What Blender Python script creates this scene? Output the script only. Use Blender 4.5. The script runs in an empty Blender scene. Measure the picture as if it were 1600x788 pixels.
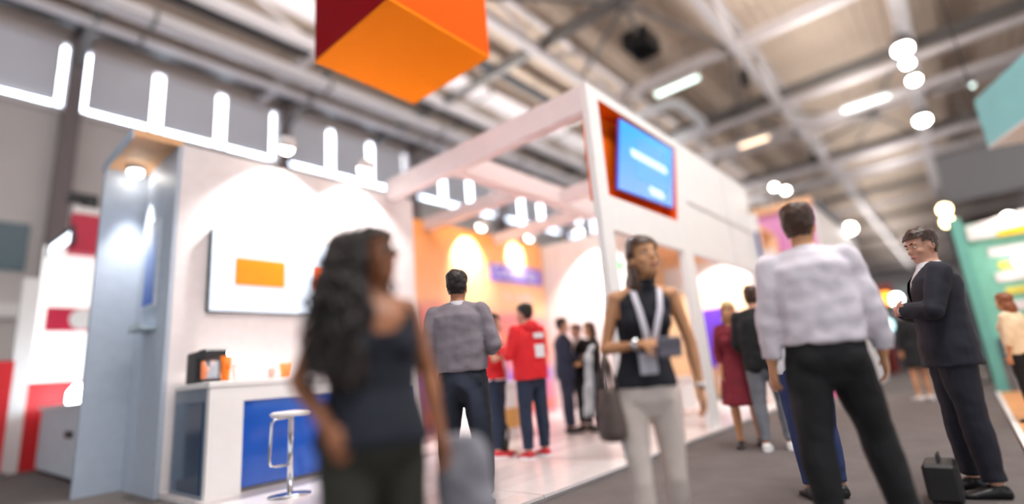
import bpy, bmesh, math, random
from mathutils import Vector, Matrix, noise
import numpy as np
random.seed(7)
R = math.radians
SC = bpy.context.scene
COL = SC.collection

# ---------------------------------------------------------------- camera
cam_d = bpy.data.cameras.new('camera')
cam = bpy.data.objects.new('camera', cam_d)
COL.objects.link(cam)
SC.camera = cam
cam_d.sensor_width = 36.0
cam_d.lens = 36.0 * 810.0 / 1600.0
cam_d.clip_end = 400
cam_d.clip_start = 0.05
PITCH, ROLL, YAW = R(13.2), R(4.7), R(-50.0)       # YAW turns +Y to the viewing direction
cam.matrix_world = (Matrix.Translation((0, 0, 1.03)) @ Matrix.Rotation(YAW, 4, 'Z')
                    @ Matrix.Rotation(R(90) + PITCH, 4, 'X') @ Matrix.Rotation(-ROLL, 4, 'Z'))
cam_d.dof.use_dof = True
cam_d.dof.focus_distance = 4.0
cam_d.dof.aperture_fstop = 0.175

# ---------------------------------------------------------------- world, exposure, hall light
w = bpy.data.worlds.new('hall_daylight'); SC.world = w
w.use_nodes = True
bg = w.node_tree.nodes['Background']
bg.inputs[0].default_value = (0.90, 0.94, 1.0, 1)
bg.inputs[1].default_value = .8
SC.view_settings.view_transform = 'Standard'
SC.view_settings.look = 'None'
SC.view_settings.gamma = 1.0
SC.view_settings.use_curve_mapping = False
SC.view_settings.exposure = 0.72

def area_light(name, loc, sx, sy, watt, col=(1, .98, .96), target=None):
    d = bpy.data.lights.new(name, 'AREA'); d.shape = 'RECTANGLE'
    d.size, d.size_y, d.energy, d.color = sx, sy, watt, col
    o = bpy.data.objects.new(name, d); COL.objects.link(o); o.location = loc
    if target: o.rotation_euler = (Vector(target) - Vector(loc)).to_track_quat('-Z', 'Y').to_euler()
    return o
# high bay rows that hang under the hall roof, above the aisle and above the booths
area_light('high_bay_row', (3.0, -2.5, 12.0), 12, 2.0, 1150)
area_light('high_bay_row', (30, -9.0, 12.0), 30, 2.0, 1300)
# unseen upward fill lights, added to brighten the roof deck
for _x, _y, _l, _w in ((8, 1.8, 26, 560), (8, 12.0, 26, 640), (36, 1.8, 28, 430), (36, 12.0, 28, 560), (75, 4.0, 50, 800)):
    area_light('uplighter_row', (_x, _y, 10.4), _l, .8, _w, target=(_x, _y, 20))

# ---------------------------------------------------------------- materials
def lin(c):
    return tuple(((v / 255.0) / 12.92 if v / 255.0 <= .04045 else ((v / 255.0 + .055) / 1.055) ** 2.4) for v in c)
MATS = {}
def mat(name, col, rough=.6, metal=0., var=.06, scale=8., bump=0., bscale=40., emit=0., ecol=None, coat=0.):
    if name in MATS: return MATS[name]
    m = bpy.data.materials.new(name); m.use_nodes = True
    nt = m.node_tree; b = nt.nodes['Principled BSDF']
    c = lin(col)
    tc = nt.nodes.new('ShaderNodeTexCoord')
    n = nt.nodes.new('ShaderNodeTexNoise'); n.inputs['Scale'].default_value = scale; n.inputs['Detail'].default_value = 4
    nt.links.new(tc.outputs['Object'], n.inputs['Vector'])
    r = nt.nodes.new('ShaderNodeValToRGB')
    r.color_ramp.elements[0].position = .3; r.color_ramp.elements[1].position = .7
    r.color_ramp.elements[0].color = (*[v * (1 - var) for v in c], 1)
    r.color_ramp.elements[1].color = (*[min(1, v * (1 + var)) for v in c], 1)
    nt.links.new(n.outputs['Fac'], r.inputs['Fac'])
    nt.links.new(r.outputs['Color'], b.inputs['Base Color'])
    b.inputs['Roughness'].default_value = rough; b.inputs['Metallic'].default_value = metal
    b.inputs['Coat Weight'].default_value = coat
    if bump:
        n2 = nt.nodes.new('ShaderNodeTexNoise'); n2.inputs['Scale'].default_value = bscale
        nt.links.new(tc.outputs['Object'], n2.inputs['Vector'])
        bp = nt.nodes.new('ShaderNodeBump'); bp.inputs['Strength'].default_value = bump; bp.inputs['Distance'].default_value = .02
        nt.links.new(n2.outputs['Fac'], bp.inputs['Height']); nt.links.new(bp.outputs['Normal'], b.inputs['Normal'])
    if emit:
        b.inputs['Emission Color'].default_value = (*lin(ecol or col), 1); b.inputs['Emission Strength'].default_value = emit
    MATS[name] = m
    return m

def dull(m):
    m.node_tree.nodes['Principled BSDF'].inputs['Specular IOR Level'].default_value = .12; m.node_tree.nodes['Principled BSDF'].inputs['Roughness'].default_value = .8; return m
def gradient_mat(name, stops, axis=2, lo=0., hi=4., rough=.55, wave=0.):
    """printed graphic: colour bands along one axis, bent by noise"""
    m = bpy.data.materials.new(name); m.use_nodes = True
    nt = m.node_tree; b = nt.nodes['Principled BSDF']; b.inputs['Roughness'].default_value = rough
    tc = nt.nodes.new('ShaderNodeTexCoord'); sep = nt.nodes.new('ShaderNodeSeparateXYZ')
    nt.links.new(tc.outputs['Object'], sep.inputs[0])
    mr = nt.nodes.new('ShaderNodeMapRange'); mr.inputs['From Min'].default_value = lo; mr.inputs['From Max'].default_value = hi
    src = sep.outputs[axis]
    if wave:
        n = nt.nodes.new('ShaderNodeTexNoise'); n.inputs['Scale'].default_value = .7; n.inputs['Detail'].default_value = 1.5
        mp = nt.nodes.new('ShaderNodeMapping'); mp.inputs['Scale'].default_value = (1, 1, 2.2); mp.inputs['Rotation'].default_value = (0, .35, 0)
        nt.links.new(tc.outputs['Object'], mp.inputs[0]); nt.links.new(mp.outputs[0], n.inputs['Vector'])
        ma = nt.nodes.new('ShaderNodeMath'); ma.operation = 'MULTIPLY_ADD'
        ma.inputs[1].default_value = wave; nt.links.new(n.outputs['Fac'], ma.inputs[0]); nt.links.new(src, ma.inputs[2])
        src = ma.outputs[0]
    nt.links.new(src, mr.inputs['Value'])
    cr = nt.nodes.new('ShaderNodeValToRGB'); e = cr.color_ramp.elements
    while len(e) < len(stops): e.new(.5)
    for k, (p, c) in enumerate(stops): e[k].position = p; e[k].color = (*lin(c), 1)
    nt.links.new(mr.outputs[0], cr.inputs[0]); nt.links.new(cr.outputs[0], b.inputs['Base Color'])
    MATS[name] = m
    return m

M_WHITE = mat('white_laminate', (240, 236, 234), .45, var=.02)
M_PINKW = mat('warm_white_paint', (232, 224, 224), .6, var=.03)
M_GREYP = mat('grey_blue_panel', (178, 188, 202), .5, var=.04)
M_STEEL = mat('painted_steel', (214, 206, 206), .5, var=.05)
M_STEELD = mat('grey_steel', (116, 112, 110), .5, var=.1)
M_DARK = mat('dark_metal', (38, 38, 42), .5)
M_BLACK = mat('black_plastic', (22, 22, 25), .45)
M_CHROME = mat('chrome', (215, 218, 222), .18, 1.)
M_DECK = mat('roof_deck', (198, 178, 160), .8, var=.07, scale=.6)
M_CARPET = mat('carpet', (104, 97, 95), .95, var=.10, scale=3., bump=.25, bscale=160)
M_HALLW = mat('hall_wall_panel', (216, 209, 205), .8, var=.05, scale=.4)
M_BLIND = mat('window_blind', (226, 226, 232), .85, var=.03, scale=.8)
M_DAY = mat('daylight_glass', (235, 243, 255), .2, emit=7., ecol=(228, 240, 255))
M_LENS = mat('lamp_lens', (255, 250, 240), .3, emit=45., ecol=(255, 246, 235))
M_LENS2 = mat('stand_lamp_glow', (255, 250, 240), .3, emit=11., ecol=(255, 246, 235))
M_LENSC = mat('lamp_lens_cool', (235, 248, 255), .3, emit=25., ecol=(225, 245, 255))
M_LENSY = mat('lamp_lens_warm', (255, 225, 160), .3, emit=16., ecol=(255, 215, 150))
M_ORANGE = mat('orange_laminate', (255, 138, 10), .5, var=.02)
M_ORANGE2 = mat('deep_orange_laminate', (244, 88, 4), .5, var=.02)  # deeper orange for cube sides and niche reveals, shade put into the colour
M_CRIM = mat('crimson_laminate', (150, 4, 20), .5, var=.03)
for _m in (M_ORANGE, M_ORANGE2, M_CRIM): dull(_m)
M_SKINW = mat('skin_tan', (208, 150, 108), .55, var=.05, scale=20)
M_SKINB = mat('skin_brown', (158, 100, 66), .5, var=.05, scale=20)
M_SKINL = mat('skin_light', (208, 155, 130), .55, var=.05, scale=20)

# ---------------------------------------------------------------- mesh builder
class MB:
    def __init__(s): s.v = []; s.f = []
    def add(s, vs, fs):
        k = len(s.v); s.v += [tuple(p) for p in vs]; s.f += [tuple(i + k for i in f) for f in fs]; return s
    def box(s, x0, x1, y0, y1, z0, z1):
        return s.add([(x0,y0,z0),(x1,y0,z0),(x1,y1,z0),(x0,y1,z0),(x0,y0,z1),(x1,y0,z1),(x1,y1,z1),(x0,y1,z1)],
                     [(0,3,2,1),(4,5,6,7),(0,1,5,4),(1,2,6,5),(2,3,7,6),(3,0,4,7)])
    def prism(s, pts, axis, lo, hi):
        """pts: 2-D outline in the two other axes"""
        n = len(pts)
        def mk(a, b, c): return {0: (c, a, b), 1: (a, c, b), 2: (a, b, c)}[axis]
        vs = [mk(a, b, lo) for a, b in pts] + [mk(a, b, hi) for a, b in pts]
        fs = [tuple(range(n)), tuple(range(2*n-1, n-1, -1))] + [(i, i+n, (i+1) % n + n, (i+1) % n) for i in range(n)]
        return s.add(vs, fs)
    def rings(s, rs, cap=True):
        n = len(rs[0]); vs = [p for r_ in rs for p in r_]; fs = []
        for k in range(len(rs)-1):
            for i in range(n):
                j = (i+1) % n; fs.append((k*n+i, k*n+j, (k+1)*n+j, (k+1)*n+i))
        if cap: fs += [tuple(range(n-1, -1, -1)), tuple((len(rs)-1)*n+i for i in range(n))]
        return s.add(vs, fs)
    def tube(s, pts, rad, n=10, flat=1.0, ref=None):
        P = [Vector(p) for p in pts]
        if not isinstance(rad, (list, tuple)): rad = [rad]*len(P)
        rs = []; u = None
        for k, p in enumerate(P):
            t = (P[min(k+1, len(P)-1)] - P[max(k-1, 0)]).normalized()
            if u is None:
                a = Vector(ref) if ref is not None else (Vector((0,0,1)) if abs(t.z) < .9 else Vector((1,0,0)))
                u = (a - t*a.dot(t)).normalized()
            else:
                u = (u - t*u.dot(t)).normalized()
            v = t.cross(u)
            rs.append([p + (u*math.cos(2*math.pi*i/n) + v*math.sin(2*math.pi*i/n)*flat)*rad[k] for i in range(n)])
        return s.rings(rs)
    def bar(s, p, q, w_, h=None):
        return s.tube([p, q], w_/math.sqrt(2), 4) if h is None else s.tube([p, q], [w_]*2, 4)
    def ell(s, c, rx, ry, rz, M=None, n=14, m=9):
        rs = []
        for k in range(1, m):
            a = math.pi*k/m; ring = []
            for i in range(n):
                b = 2*math.pi*i/n
                p = Vector((rx*math.sin(a)*math.cos(b), ry*math.sin(a)*math.sin(b), -rz*math.cos(a)))
                p = p + Vector(c)
                ring.append(M @ p if M else p)
            rs.append(ring)
        return s.rings(rs)
    def mesh(s, name):
        me = bpy.data.meshes.new(name); me.from_pydata(s.v, [], s.f); me.update(); return me
    def build(s, name, m, parent=None, bevel=0., smooth=False, local=False):
        me = s.mesh(name)
        bm = bmesh.new(); bm.from_mesh(me)
        bmesh.ops.recalc_face_normals(bm, faces=bm.faces)
        if bevel: bmesh.ops.bevel(bm, geom=bm.edges[:], offset=bevel, segments=1, affect='EDGES', profile=.5)
        bm.to_mesh(me); bm.free()
        return link(name, me, m, parent, smooth, local)

def link(name, me, m, parent=None, smooth=False, local=False):
    if m is not None: me.materials.append(m)
    if smooth:
        for p in me.polygons: p.use_smooth = True
    o = bpy.data.objects.new(name, me); COL.objects.link(o)
    if parent is not None:
        o.parent = parent
        if parent.type == 'EMPTY' and not local: o.matrix_parent_inverse = parent.matrix_basis.inverted()
    return o

def tag(o, label=None, cat=None, group=None, kind=None):
    if label: o['label'] = label
    if cat: o['category'] = cat
    if group: o['group'] = group
    if kind: o['kind'] = kind
    return o
def thing(name, label, cat, loc, group=None, rz=0.):
    o = bpy.data.objects.new(name, None); COL.objects.link(o); o.location = loc; o.rotation_euler = (0, 0, rz)
    o.empty_display_size = .1
    return tag(o, label, cat, group)
def struct(o): o['kind'] = 'structure'; return o
def box(name, m, parent, *b, bevel=0.): return MB().box(*b).build(name, m, parent, bevel)
def copy_tree(root, loc, rz=None, label=None):
    c = root.copy(); COL.objects.link(c); c.location = loc
    if rz is not None: c.rotation_euler = (0, 0, rz)
    if label: c['label'] = label
    for ch in [o for o in COL.objects if o.parent == root]:
        k = ch.copy(); COL.objects.link(k); k.parent = c
        for g in [o for o in COL.objects if o.parent == ch]:
            g2 = g.copy(); COL.objects.link(g2); g2.parent = k
    return c
def text_mesh(name, body, size, m, parent, loc, rot, depth=.008, align='LEFT', sx=1.):
    cu = bpy.data.curves.new(name, 'FONT'); cu.body = body; cu.size = size; cu.extrude = depth; cu.align_x = align
    t = bpy.data.objects.new(name, cu); COL.objects.link(t)
    me = bpy.data.meshes.new_from_object(t); bpy.data.objects.remove(t); me.name = name
    me.transform(Matrix.Translation(loc) @ rot @ Matrix.Diagonal((sx, 1, 1, 1)))
    return link(name, me, m, parent)
FACE_NY = Matrix.Rotation(R(90), 4, 'X')                                   # reads for someone looking along +Y
FACE_NX = Matrix.Rotation(R(-90), 4, 'Z') @ Matrix.Rotation(R(90), 4, 'X')  # reads for someone looking along +X

# ================================================================ THE HALL
XF, YL = 112.0, 20.0
fl = struct(box('floor', M_CARPET, None, -25, XF, -30, 21, -.1, 0))
wl = struct(MB().box(-25, XF, YL, YL+.3, 0, 10.3).box(-25, XF, YL, YL+.3, 12.55, 14.2).build('wall_left', M_HALLW))
struct(box('wall_far', M_HALLW, None, XF, XF+.3, -30, YL, 0, 14.2))
for z in (3.85,):
    box('wall_ledge', M_WHITE, wl, -25, XF, YL-.25, YL, z-.2, z+.2)
for z in (5.7, 1.6):
    mb = MB()
    mb.box(-2.5, 2.0, YL-.06, YL, z-.7, z+.7); mb.build('wall_panel', mat('teal_glass', (70, 100, 112), .3), wl)
# columns of the left wall and the clerestory windows between them
BAY = 6.75
cols = [2.55 + BAY*k for k in range(-2, 9)]
for k, x in enumerate(cols):
    c = struct(MB().box(x-.22, x+.22, YL-.5, YL, 0, 13.0).build('trim_%d' % (k+1), mat('brown_steel', (128, 116, 116), .6)))
for k, x in enumerate(cols[:-1]):
    win = struct(MB().box(x+.22, x+BAY-.22, YL+.14, YL+.18, 10.3, 12.55).build('window_%d' % (k+1), M_DAY))
    box('window_sill', M_WHITE, win, x+.22, x+BAY-.22, YL-.16, YL+.1, 10.12, 10.32)
    box('window_head', M_STEEL, win, x+.22, x+BAY-.22, YL-.12, YL+.1, 12.5, 12.68)
    pw = (BAY-.44)/3
    for i in range(3):
        a, b = x+.22+pw*i, x+.22+pw*(i+1)
        box('blind', M_BLIND, win, a+.17, b-.17, YL+.02, YL+.05, 10.46, 12.5)
        for q in (a+.17, b-.17): box('mullion', M_STEEL, win, q-.03, q+.03, YL-.02, YL+.1, 10.3, 12.52)
    sk = 0

# roof: corrugated deck panels, one per bay of the frame
ceil = struct(box('ceiling', M_STEELD, None, -25, XF, -30, YL+.3, 14.05, 14.25))
PX, PY = 5.7, 4.9
mb = MB()
for k in range(12):
    y0 = -PY/2 + .05 + k*(PY-.1)/12
    d = (PY-.1)/12
    mb.prism([(y0, 13.86), (y0+d*.15, 13.80), (y0+d*.5, 13.80), (y0+d*.65, 13.86), (y0+d, 13.86), (y0+d, 13.92), (y0, 13.92)], 0, -PX/2+.04, PX/2-.04)
deck_me = mb.mesh('deck_panel'); deck_me.materials.append(M_DECK)
for i in range(-3, 19):
    for j in range(-3, 5):
        x, y = 14 + PX*i + PX/2, -.6 + PY*j + PY/2
        if x > XF-2 or y < -.3*x-14: continue
        o = bpy.data.objects.new('deck_panel', deck_me); COL.objects.link(o); o.location = (x, y, 0); o.parent = ceil
# roof frame: girders along the hall and purlins across it
def girder(y, z=12.3, w_=.34, h=.36, lab=''):
    t = thing('roof_girder', lab, 'girder', (-10, y, z), 'girders that run along the hall roof')
    MB().box(-20, XF, y-w_/2, y+w_/2, z-.06, z+.06).box(-20, XF, y-.05, y+.05, z, z+h).build('lower_chord', M_STEEL, t)
    MB().box(-20, XF, y-.1, y+.1, 13.62, 13.8).build('upper_chord', M_STEEL, t)
    for k in range(0, 22):
        x = 14 + PX*(k-4)
        if x > XF-6: continue
        MB().bar((x, y, z), (x+PX/2, y, 13.7), .13).build('strut', M_STEEL, t)
        MB().bar((x+PX, y, z), (x+PX/2, y, 13.7), .13).build('strut', M_STEEL, t)
girder(4.3, lab='pale roof girder running over the big white portal')
girder(-.6, w_=.5, lab='pale roof girder that carries the row of glaring lamps')
girder(9.6, lab='pale roof girder beside the orange hanging cube')
girder(14.9, 12.5, lab='pale roof girder nearest the window wall')
girder(-6.6, lab='pale roof girder furthest to the right')
for k in range(-2, 18):
    x = 14 + PX*k
    if x > XF-2: continue
    t = tag(MB().box(x-.11, x+.11, -30, YL, 12.5, 12.62).box(x-.04, x+.04, -30, YL, 12.6, 13.0).build('roof_purlin', M_STEEL if k % 2 else M_STEELD),
            'steel purlin across the hall roof, one of a long evenly spaced row', 'purlin', 'purlins across the hall roof')
    t['label'] = 'steel purlin across the hall roof, one of a long evenly spaced row'
# round service pipes under the purlins
for x, z, r_, lab in ((25.3, 12.15, .16, 'round pale pipe across the roof just beyond the rounded white duct'),
                      (28.6, 12.2, .20, 'thick pale pipe across the roof beside the fluorescent batten'),
                      (36.2, 12.1, .22, 'thick pipe across the roof far behind the hanging lamps'),
                      (39.3, 12.1, .20, 'furthest thick pipe across the roof above the grey banner')):
    tag(MB().tube([(x, -24, z), (x, 15, z)], r_, 12).build('roof_pipe', M_STEEL, smooth=True), lab, 'pipe', 'service pipes under the roof')
# ducts along the window wall
for y, z, a, b, lab in ((16.5, 12.3, .28, .3, 'long pale ventilation duct in the roof, middle of three beside the window wall'),
                        (17.8, 12.3, .16, .16, 'narrow pale duct in the roof closest to the clerestory windows'),
                        (13.6, 12.9, .45, .3, 'wide grey ventilation duct in the roof furthest from the clerestory windows')):
    t = thing('ventilation_duct', lab, 'duct', (-10, y, z), 'ducts along the window wall')
    MB().box(-18, XF, y-a, y+a, z-b/2, z+b/2).build('duct_body', M_STEEL, t)
    for k in range(12): box('duct_flange', M_STEELD, t, -2+5.7*k, -1.9+5.7*k, y-a-.05, y+a+.05, z-b/2-.05, z+b/2+.05)
for y, z, lab in ((11.9, 12.7, 'dark cable tray along the roof furthest from the window wall'), (15.5, 12.6, 'dark cable tray along the roof between the two pale ducts'), (19.0, 12.75, 'dark cable tray along the roof right above the clerestory windows')):
    t = thing('cable_tray', lab, 'cable tray', (-10, y, z), 'cable trays along the hall roof')
    box('tray_base', M_DARK, t, -18, XF, y-.22, y+.22, z, z+.02); box('tray_side', M_STEELD, t, -18, XF, y-.24, y-.22, z, z+.16); box('tray_side', M_STEELD, t, -18, XF, y+.22, y+.24, z, z+.16)
    for k in range(14): MB().tube([(-6+5.7*k, y, z+.02), (-6+5.7*k, y, 13.84)], .025, 6).build('hanger', M_STEELD, t)
# wall brackets from the roof to the clerestory columns
for k, x in enumerate(cols[1:7]):
    tag(MB().bar((x, YL-.4, 11.7), (x+.1, 16.2, 12.9), .2).build('roof_bracket', M_STEELD),
        'dark slanting steel bracket between a wall column and the roof', 'bracket', 'brackets along the window wall')
# radiating bracing rods
def brace(nx, ny, ends, lab):
    t = thing('bracing_star', lab, 'bracing', (nx, ny, 12.5), 'bracing stars under the roof deck')
    MB().tube([(nx, ny, 12.15), (nx, ny, 12.75)], .16, 10).build('hub', M_STEELD, t)
    for ex, ey in ends: MB().tube([(nx, ny, 12.45), (ex, ey, 12.75)], .075, 8).build('rod', M_STEELD, t, smooth=True)
st = [(14.1, 10.2), (17.4, 10.2), (10.2, 9.8), (20.4, 4.5), (14, 2.2), (8.4, 4.6), (18.6, 7.4)]
brace(14.0, 6.1, st, 'grey rods radiating from a hub in the roof, nearest of three')
brace(25.4, 6.1, [(x+11.4, y) for x, y in st], 'grey rods radiating from a hub in the roof beyond the rounded white duct')
brace(31.1, 1.2, [(x+17.1, y-4.9) for x, y in st], 'grey rods radiating from a hub in the roof behind the hanging lamps')
# dark roof hatch
t = thing('roof_hatch', 'dark square hatch hanging in the roof above the portal', 'hatch', (16.5, 6.8, 12.3))
MB().box(15.85, 17.15, 6.35, 6.43, 12.2, 12.75).box(15.85, 17.15, 7.17, 7.25, 12.2, 12.75).box(15.85, 15.93, 6.35, 7.25, 12.2, 12.75).box(17.07, 17.15, 6.35, 7.25, 12.2, 12.75).build('frame', M_BLACK, t)
for k in range(4): box('louvre', M_DARK, t, 15.93, 17.07, 6.5+.19*k, 6.6+.19*k, 12.35, 12.4)
box('lid', M_BLACK, t, 15.85, 17.15, 6.35, 7.25, 12.75, 12.8)
# rounded white duct loop
t = thing('loop_duct', 'white duct bent round in a rounded loop under the roof', 'duct', (22, 8.4, 12.2))
pts = []
for cx, cy, a0 in ((24.2, 9.3, 0), (21.6, 9.3, 90), (21.6, 8.1, 180), (24.2, 8.1, 270)):
    for a in range(0, 91, 15): pts.append((cx + .55*math.cos(R(a0+a)), cy + .55*math.sin(R(a0+a)), 12.2))
pts.append(pts[0]); MB().tube(pts, .2, 10).build('duct_pipe', mat('white_duct', (228, 228, 232), .4), t, smooth=True)
for x in (21.6, 24.2): MB().tube([(x, 9.85, 12.2), (x, 9.85, 13.7)], .04, 6).build('hanger', M_STEELD, t)
# fluorescent battens
def batten(x, y, z, ln, lab, m=M_LENSC, ax=1):
    t = thing('light_batten', lab, 'light', (x, y, z), 'light battens under the roof')
    d = (.1, ln/2) if ax else (ln/2, .1)
    box('housing', M_WHITE, t, x-d[0]-.03, x+d[0]+.03, y-d[1], y+d[1], z, z+.14)
    box('tube_lamp', m, t, x-d[0], x+d[0], y-d[1]+.05, y+d[1]-.05, z-.07, z)
    for s in (-1, 1):
        q = (x, y+s*ln*.35) if ax else (x+s*ln*.35, y)
        MB().tube([(*q, z+.1), (*q, 13.8)], .02, 6).build('hanger', M_STEELD, t)
M_TUBE = mat('tube_glow', (225, 245, 240), .4, emit=2.2, ecol=(225, 250, 240))
batten(28.0, 1.3, 12.0, 1.9, 'cool white light batten right of the pale girder, below the lamp row', M_TUBE)
batten(19.7, 6.9, 12.1, 1.9, 'white light batten in the roof just above the portal corner', M_TUBE)
batten(28.0, 6.3, 11.9, 1.5, 'small warm light batten beyond the rounded white duct', mat('warm_tube', (255, 225, 190), .4, emit=2.4, ecol=(255, 222, 190)))
# glaring hanging lamps under the girder
def pendant(x, y, z, r_, lab, m=M_LENS, top=12.3, group='bright lamps hanging under the hall roof'):
    t = thing('hanging_lamp', lab, 'lamp', (x, y, z), group)
    MB().tube([(x, y, top), (x, y, z+r_*1.5)], .025, 6).build('cable', M_DARK, t)
    MB().tube([(x, y, z+r_*1.7), (x, y, z+r_*1.2), (x, y, z-.1*r_)], [r_*.35, r_*1.05, r_*1.25], 14).build('reflector', M_STEELD, t, smooth=True)
    MB().ell((x, y, z-r_*.45), r_, r_, r_*.7).build('bulb', m, t, smooth=True)
pendant(22.3, -.42, 11.4, .28, 'brightest lamp at the top of the glaring lamp row')
pendant(23.5, -.46, 11.3, .18, 'second lamp of the glaring row, touching the brightest one')
pendant(25.3, -.55, 11.3, .20, 'third lamp of the glaring row, just below the touching pair')
pendant(30.4, -.55, 11.3, .28, 'lowest lamp of the glaring row, on its own')
pendant(28.6, -2.4, 11.5, .10, 'small faint lamp near the top right corner', M_TUBE)
# grey suspended banner across the hall
t = thing('suspended_partition', 'wide plain grey partition hanging across the hall at right', 'partition', (30, -7, 7))
box('panel', mat('grey_cloth', (132, 130, 132), .9), t, 30, 30.12, -14, -.55, 6.9, 9.1)
box('top_rail', M_STEELD, t, 29.95, 30.17, -14, -.55, 9.1, 9.25)
for y in (-2, -6, -10): MB().tube([(30.06, y, 9.2), (30.06, y, 12.5)], .03, 6).build('hanger', M_STEELD, t)
# small camera box and clamp on the left wall and roof
t = thing('wall_floodlight', 'dark angled floodlight on the left wall above the red sign', 'floodlight', (2.6, 16, 6.3))
MB().box(2.2, 2.75, 15.8, 16.1, 6.45, 6.65).build('arm', M_BLACK, t)
MB().box(2.5, 2.78, 15.75, 16.15, 5.9, 6.6).build('lamp_head', M_BLACK, t, bevel=.03)
t.location = (2.6, 16, 5.9)
for x, y, z, lab in ((20.2, 4.42, 11.2, 'black loudspeaker hanging near the pale girder, upper one'), (31.5, 4.3, 10.9, 'black loudspeaker hanging near the pale girder, lower one')):
    t = thing('hanging_speaker', lab, 'speaker', (x, y, z), 'black speakers hanging in the roof')
    MB().box(x-.16, x+.16, y-.14, y+.14, z, z+.62).build('cabinet', M_BLACK, t, bevel=.03)
    MB().tube([(x, y, z+.6), (x, y, 12.4)], .03, 6).build('hanger', M_DARK, t)
# left: red and white stand
M_RED = mat('red_print', (206, 26, 66), .5); M_BRED = mat('bright_red', (226, 36, 44), .5)
t = thing('exhibition_stand', 'red and white exhibition stand far left beneath the floodlight', 'stand', (1.9, 14.5, 0))
box('body_panel', mat('lit_white_panel', (252, 250, 248), .5, emit=.5, ecol=(255, 252, 250)), t, 1.62, 3.6, 13.6, 13.7, 1.6, 4.3)
box('header', M_RED, t, 1.95, 3.6, 13.3, 13.6, 4.15, 4.98)
box('header_cap', M_WHITE, t, 1.95, 3.6, 13.35, 13.65, 4.98, 5.15)
box('print_band', M_RED, t, 1.76, 3.6, 13.55, 13.6, 2.58, 3.05)
mb = MB(); mb.tube([(2.32, 13.55, 2.82), (2.32, 13.52, 2.82)], .21, 24); mb.build('round_logo', M_WHITE, t)
box('side_post', M_WHITE, t, 1.36, 1.62, 13.5, 13.75, 0, 3.6)
box('base_panel', M_BRED, t, 1.62, 3.6, 13.6, 13.7, 0, 1.6)
t = thing('tilted_display', 'bright tilted screen on the corner of the red and white stand', 'screen', (1.75, 13.3, 3.9))
MB().prism([(1.60, 3.95), (1.98, 4.33), (1.98, 4.72), (1.60, 4.2)], 1, 13.1, 13.2).build('housing', M_DARK, t)
MB().prism([(1.64, 4.0), (1.9, 4.28), (1.9, 4.5), (1.64, 4.18)], 1, 13.06, 13.1).build('display_panel', mat('cool_screen', (220, 235, 255), .3, emit=3., ecol=(225, 238, 255)), t)
box('bracket', M_DARK, t, 1.9, 2.02, 13.15, 13.32, 4.3, 4.5)
t = thing('roll_up_banner', 'red roll-up banner with a white face at far left edge', 'banner', (.9, 12.6, 0))
box('banner_cloth', M_BRED, t, .86, 1.3, 12.6, 12.63, .1, 1.95); box('foot', M_STEELD, t, .8, 1.36, 12.5, 12.75, .0, .1)
mb = MB(); mb.box(.9, 1.06, 12.58, 12.6, .9, 1.6); mb.build('printed_patch', M_WHITE, t)
# left: low grey counter with little things on it
t = thing('reception_counter', 'low pale grey counter with a dark mark, beside the grey booth wall', 'counter', (2.1, 11.2, 0))
box('body', mat('pale_grey_blue', (206, 214, 222), .5), t, 1.82, 2.6, 9.6, 13.2, .06, 1.08); box('worktop', M_WHITE, t, 1.78, 2.64, 9.55, 13.25, 1.08, 1.13)
box('plinth', M_DARK, t, 1.9, 2.55, 9.7, 13.1, 0, .06); box('slot', M_DARK, t, 1.80, 1.82, 10.4, 10.9, .62, .72)
def lowthing(x, y, r_, h, m, name, lab, cat, z=1.13):
    return tag(MB().tube([(x, y, z), (x, y, z+h*.1), (x, y, z+h*.6), (x, y, z+h)], [r_*.8, r_, r_, r_*.45], 14).build(name, m, smooth=True), lab, cat)
lowthing(2.2, 12.4, .17, .34, M_LENSC, 'globe_lamp', 'small glowing lamp on the low grey counter', 'lamp')
lowthing(2.3, 11.6, .15, .3, M_WHITE, 'jar', 'white jar on the low grey counter between lamp and red bag', 'jar')
t = thing('gift_bag', 'red bag standing on the low grey counter', 'bag', (2.3, 10.8, 1.13))
box('bag_body', M_BRED, t, 2.12, 2.42, 10.6, 11.0, 1.13, 1.5); MB().tube([(2.27, 10.7, 1.5), (2.27, 10.72, 1.6), (2.27, 10.88, 1.6), (2.27, 10.9, 1.5)], .012, 6).build('bag_handle', M_WHITE, t)

# ================================================================ THE BIG BOOTH
# raised floor of pale boards
plat = thing('booth_platform', 'raised pale wood platform the big white booth stands on', 'platform', (2.05, 2.85, 0))
box('base', mat('platform_edge', (206, 200, 200), .6), plat, 2.05, 13.35, 2.87, 8.4, 0, .03)
M_BOARDS = [mat('pale_board_a', (226, 216, 214), .32, var=.05, scale=5, coat=.2), mat('pale_board_b', (216, 206, 205), .32, var=.06, scale=5, coat=.2), mat('pale_board_c', (232, 224, 223), .32, var=.04, scale=5, coat=.2)]
bms = []
for m in M_BOARDS:
    b = MB().box(-.745, .745, -.122, .122, 0, .025)
    me = b.mesh('board'); me.materials.append(m); bms.append(me)
rb = random.Random(3)
for j in range(22):
    y = 2.975 + j*.247; off = (j % 3)*.5
    for i in range(7):
        x = 2.8 + i*1.5 + off*.0
        o = bpy.data.objects.new('board', bms[rb.randrange(3)]); COL.objects.link(o); o.parent = plat
        o.matrix_parent_inverse = plat.matrix_basis.inverted(); o.location = (x, y, .03)
PZ = .055
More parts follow.
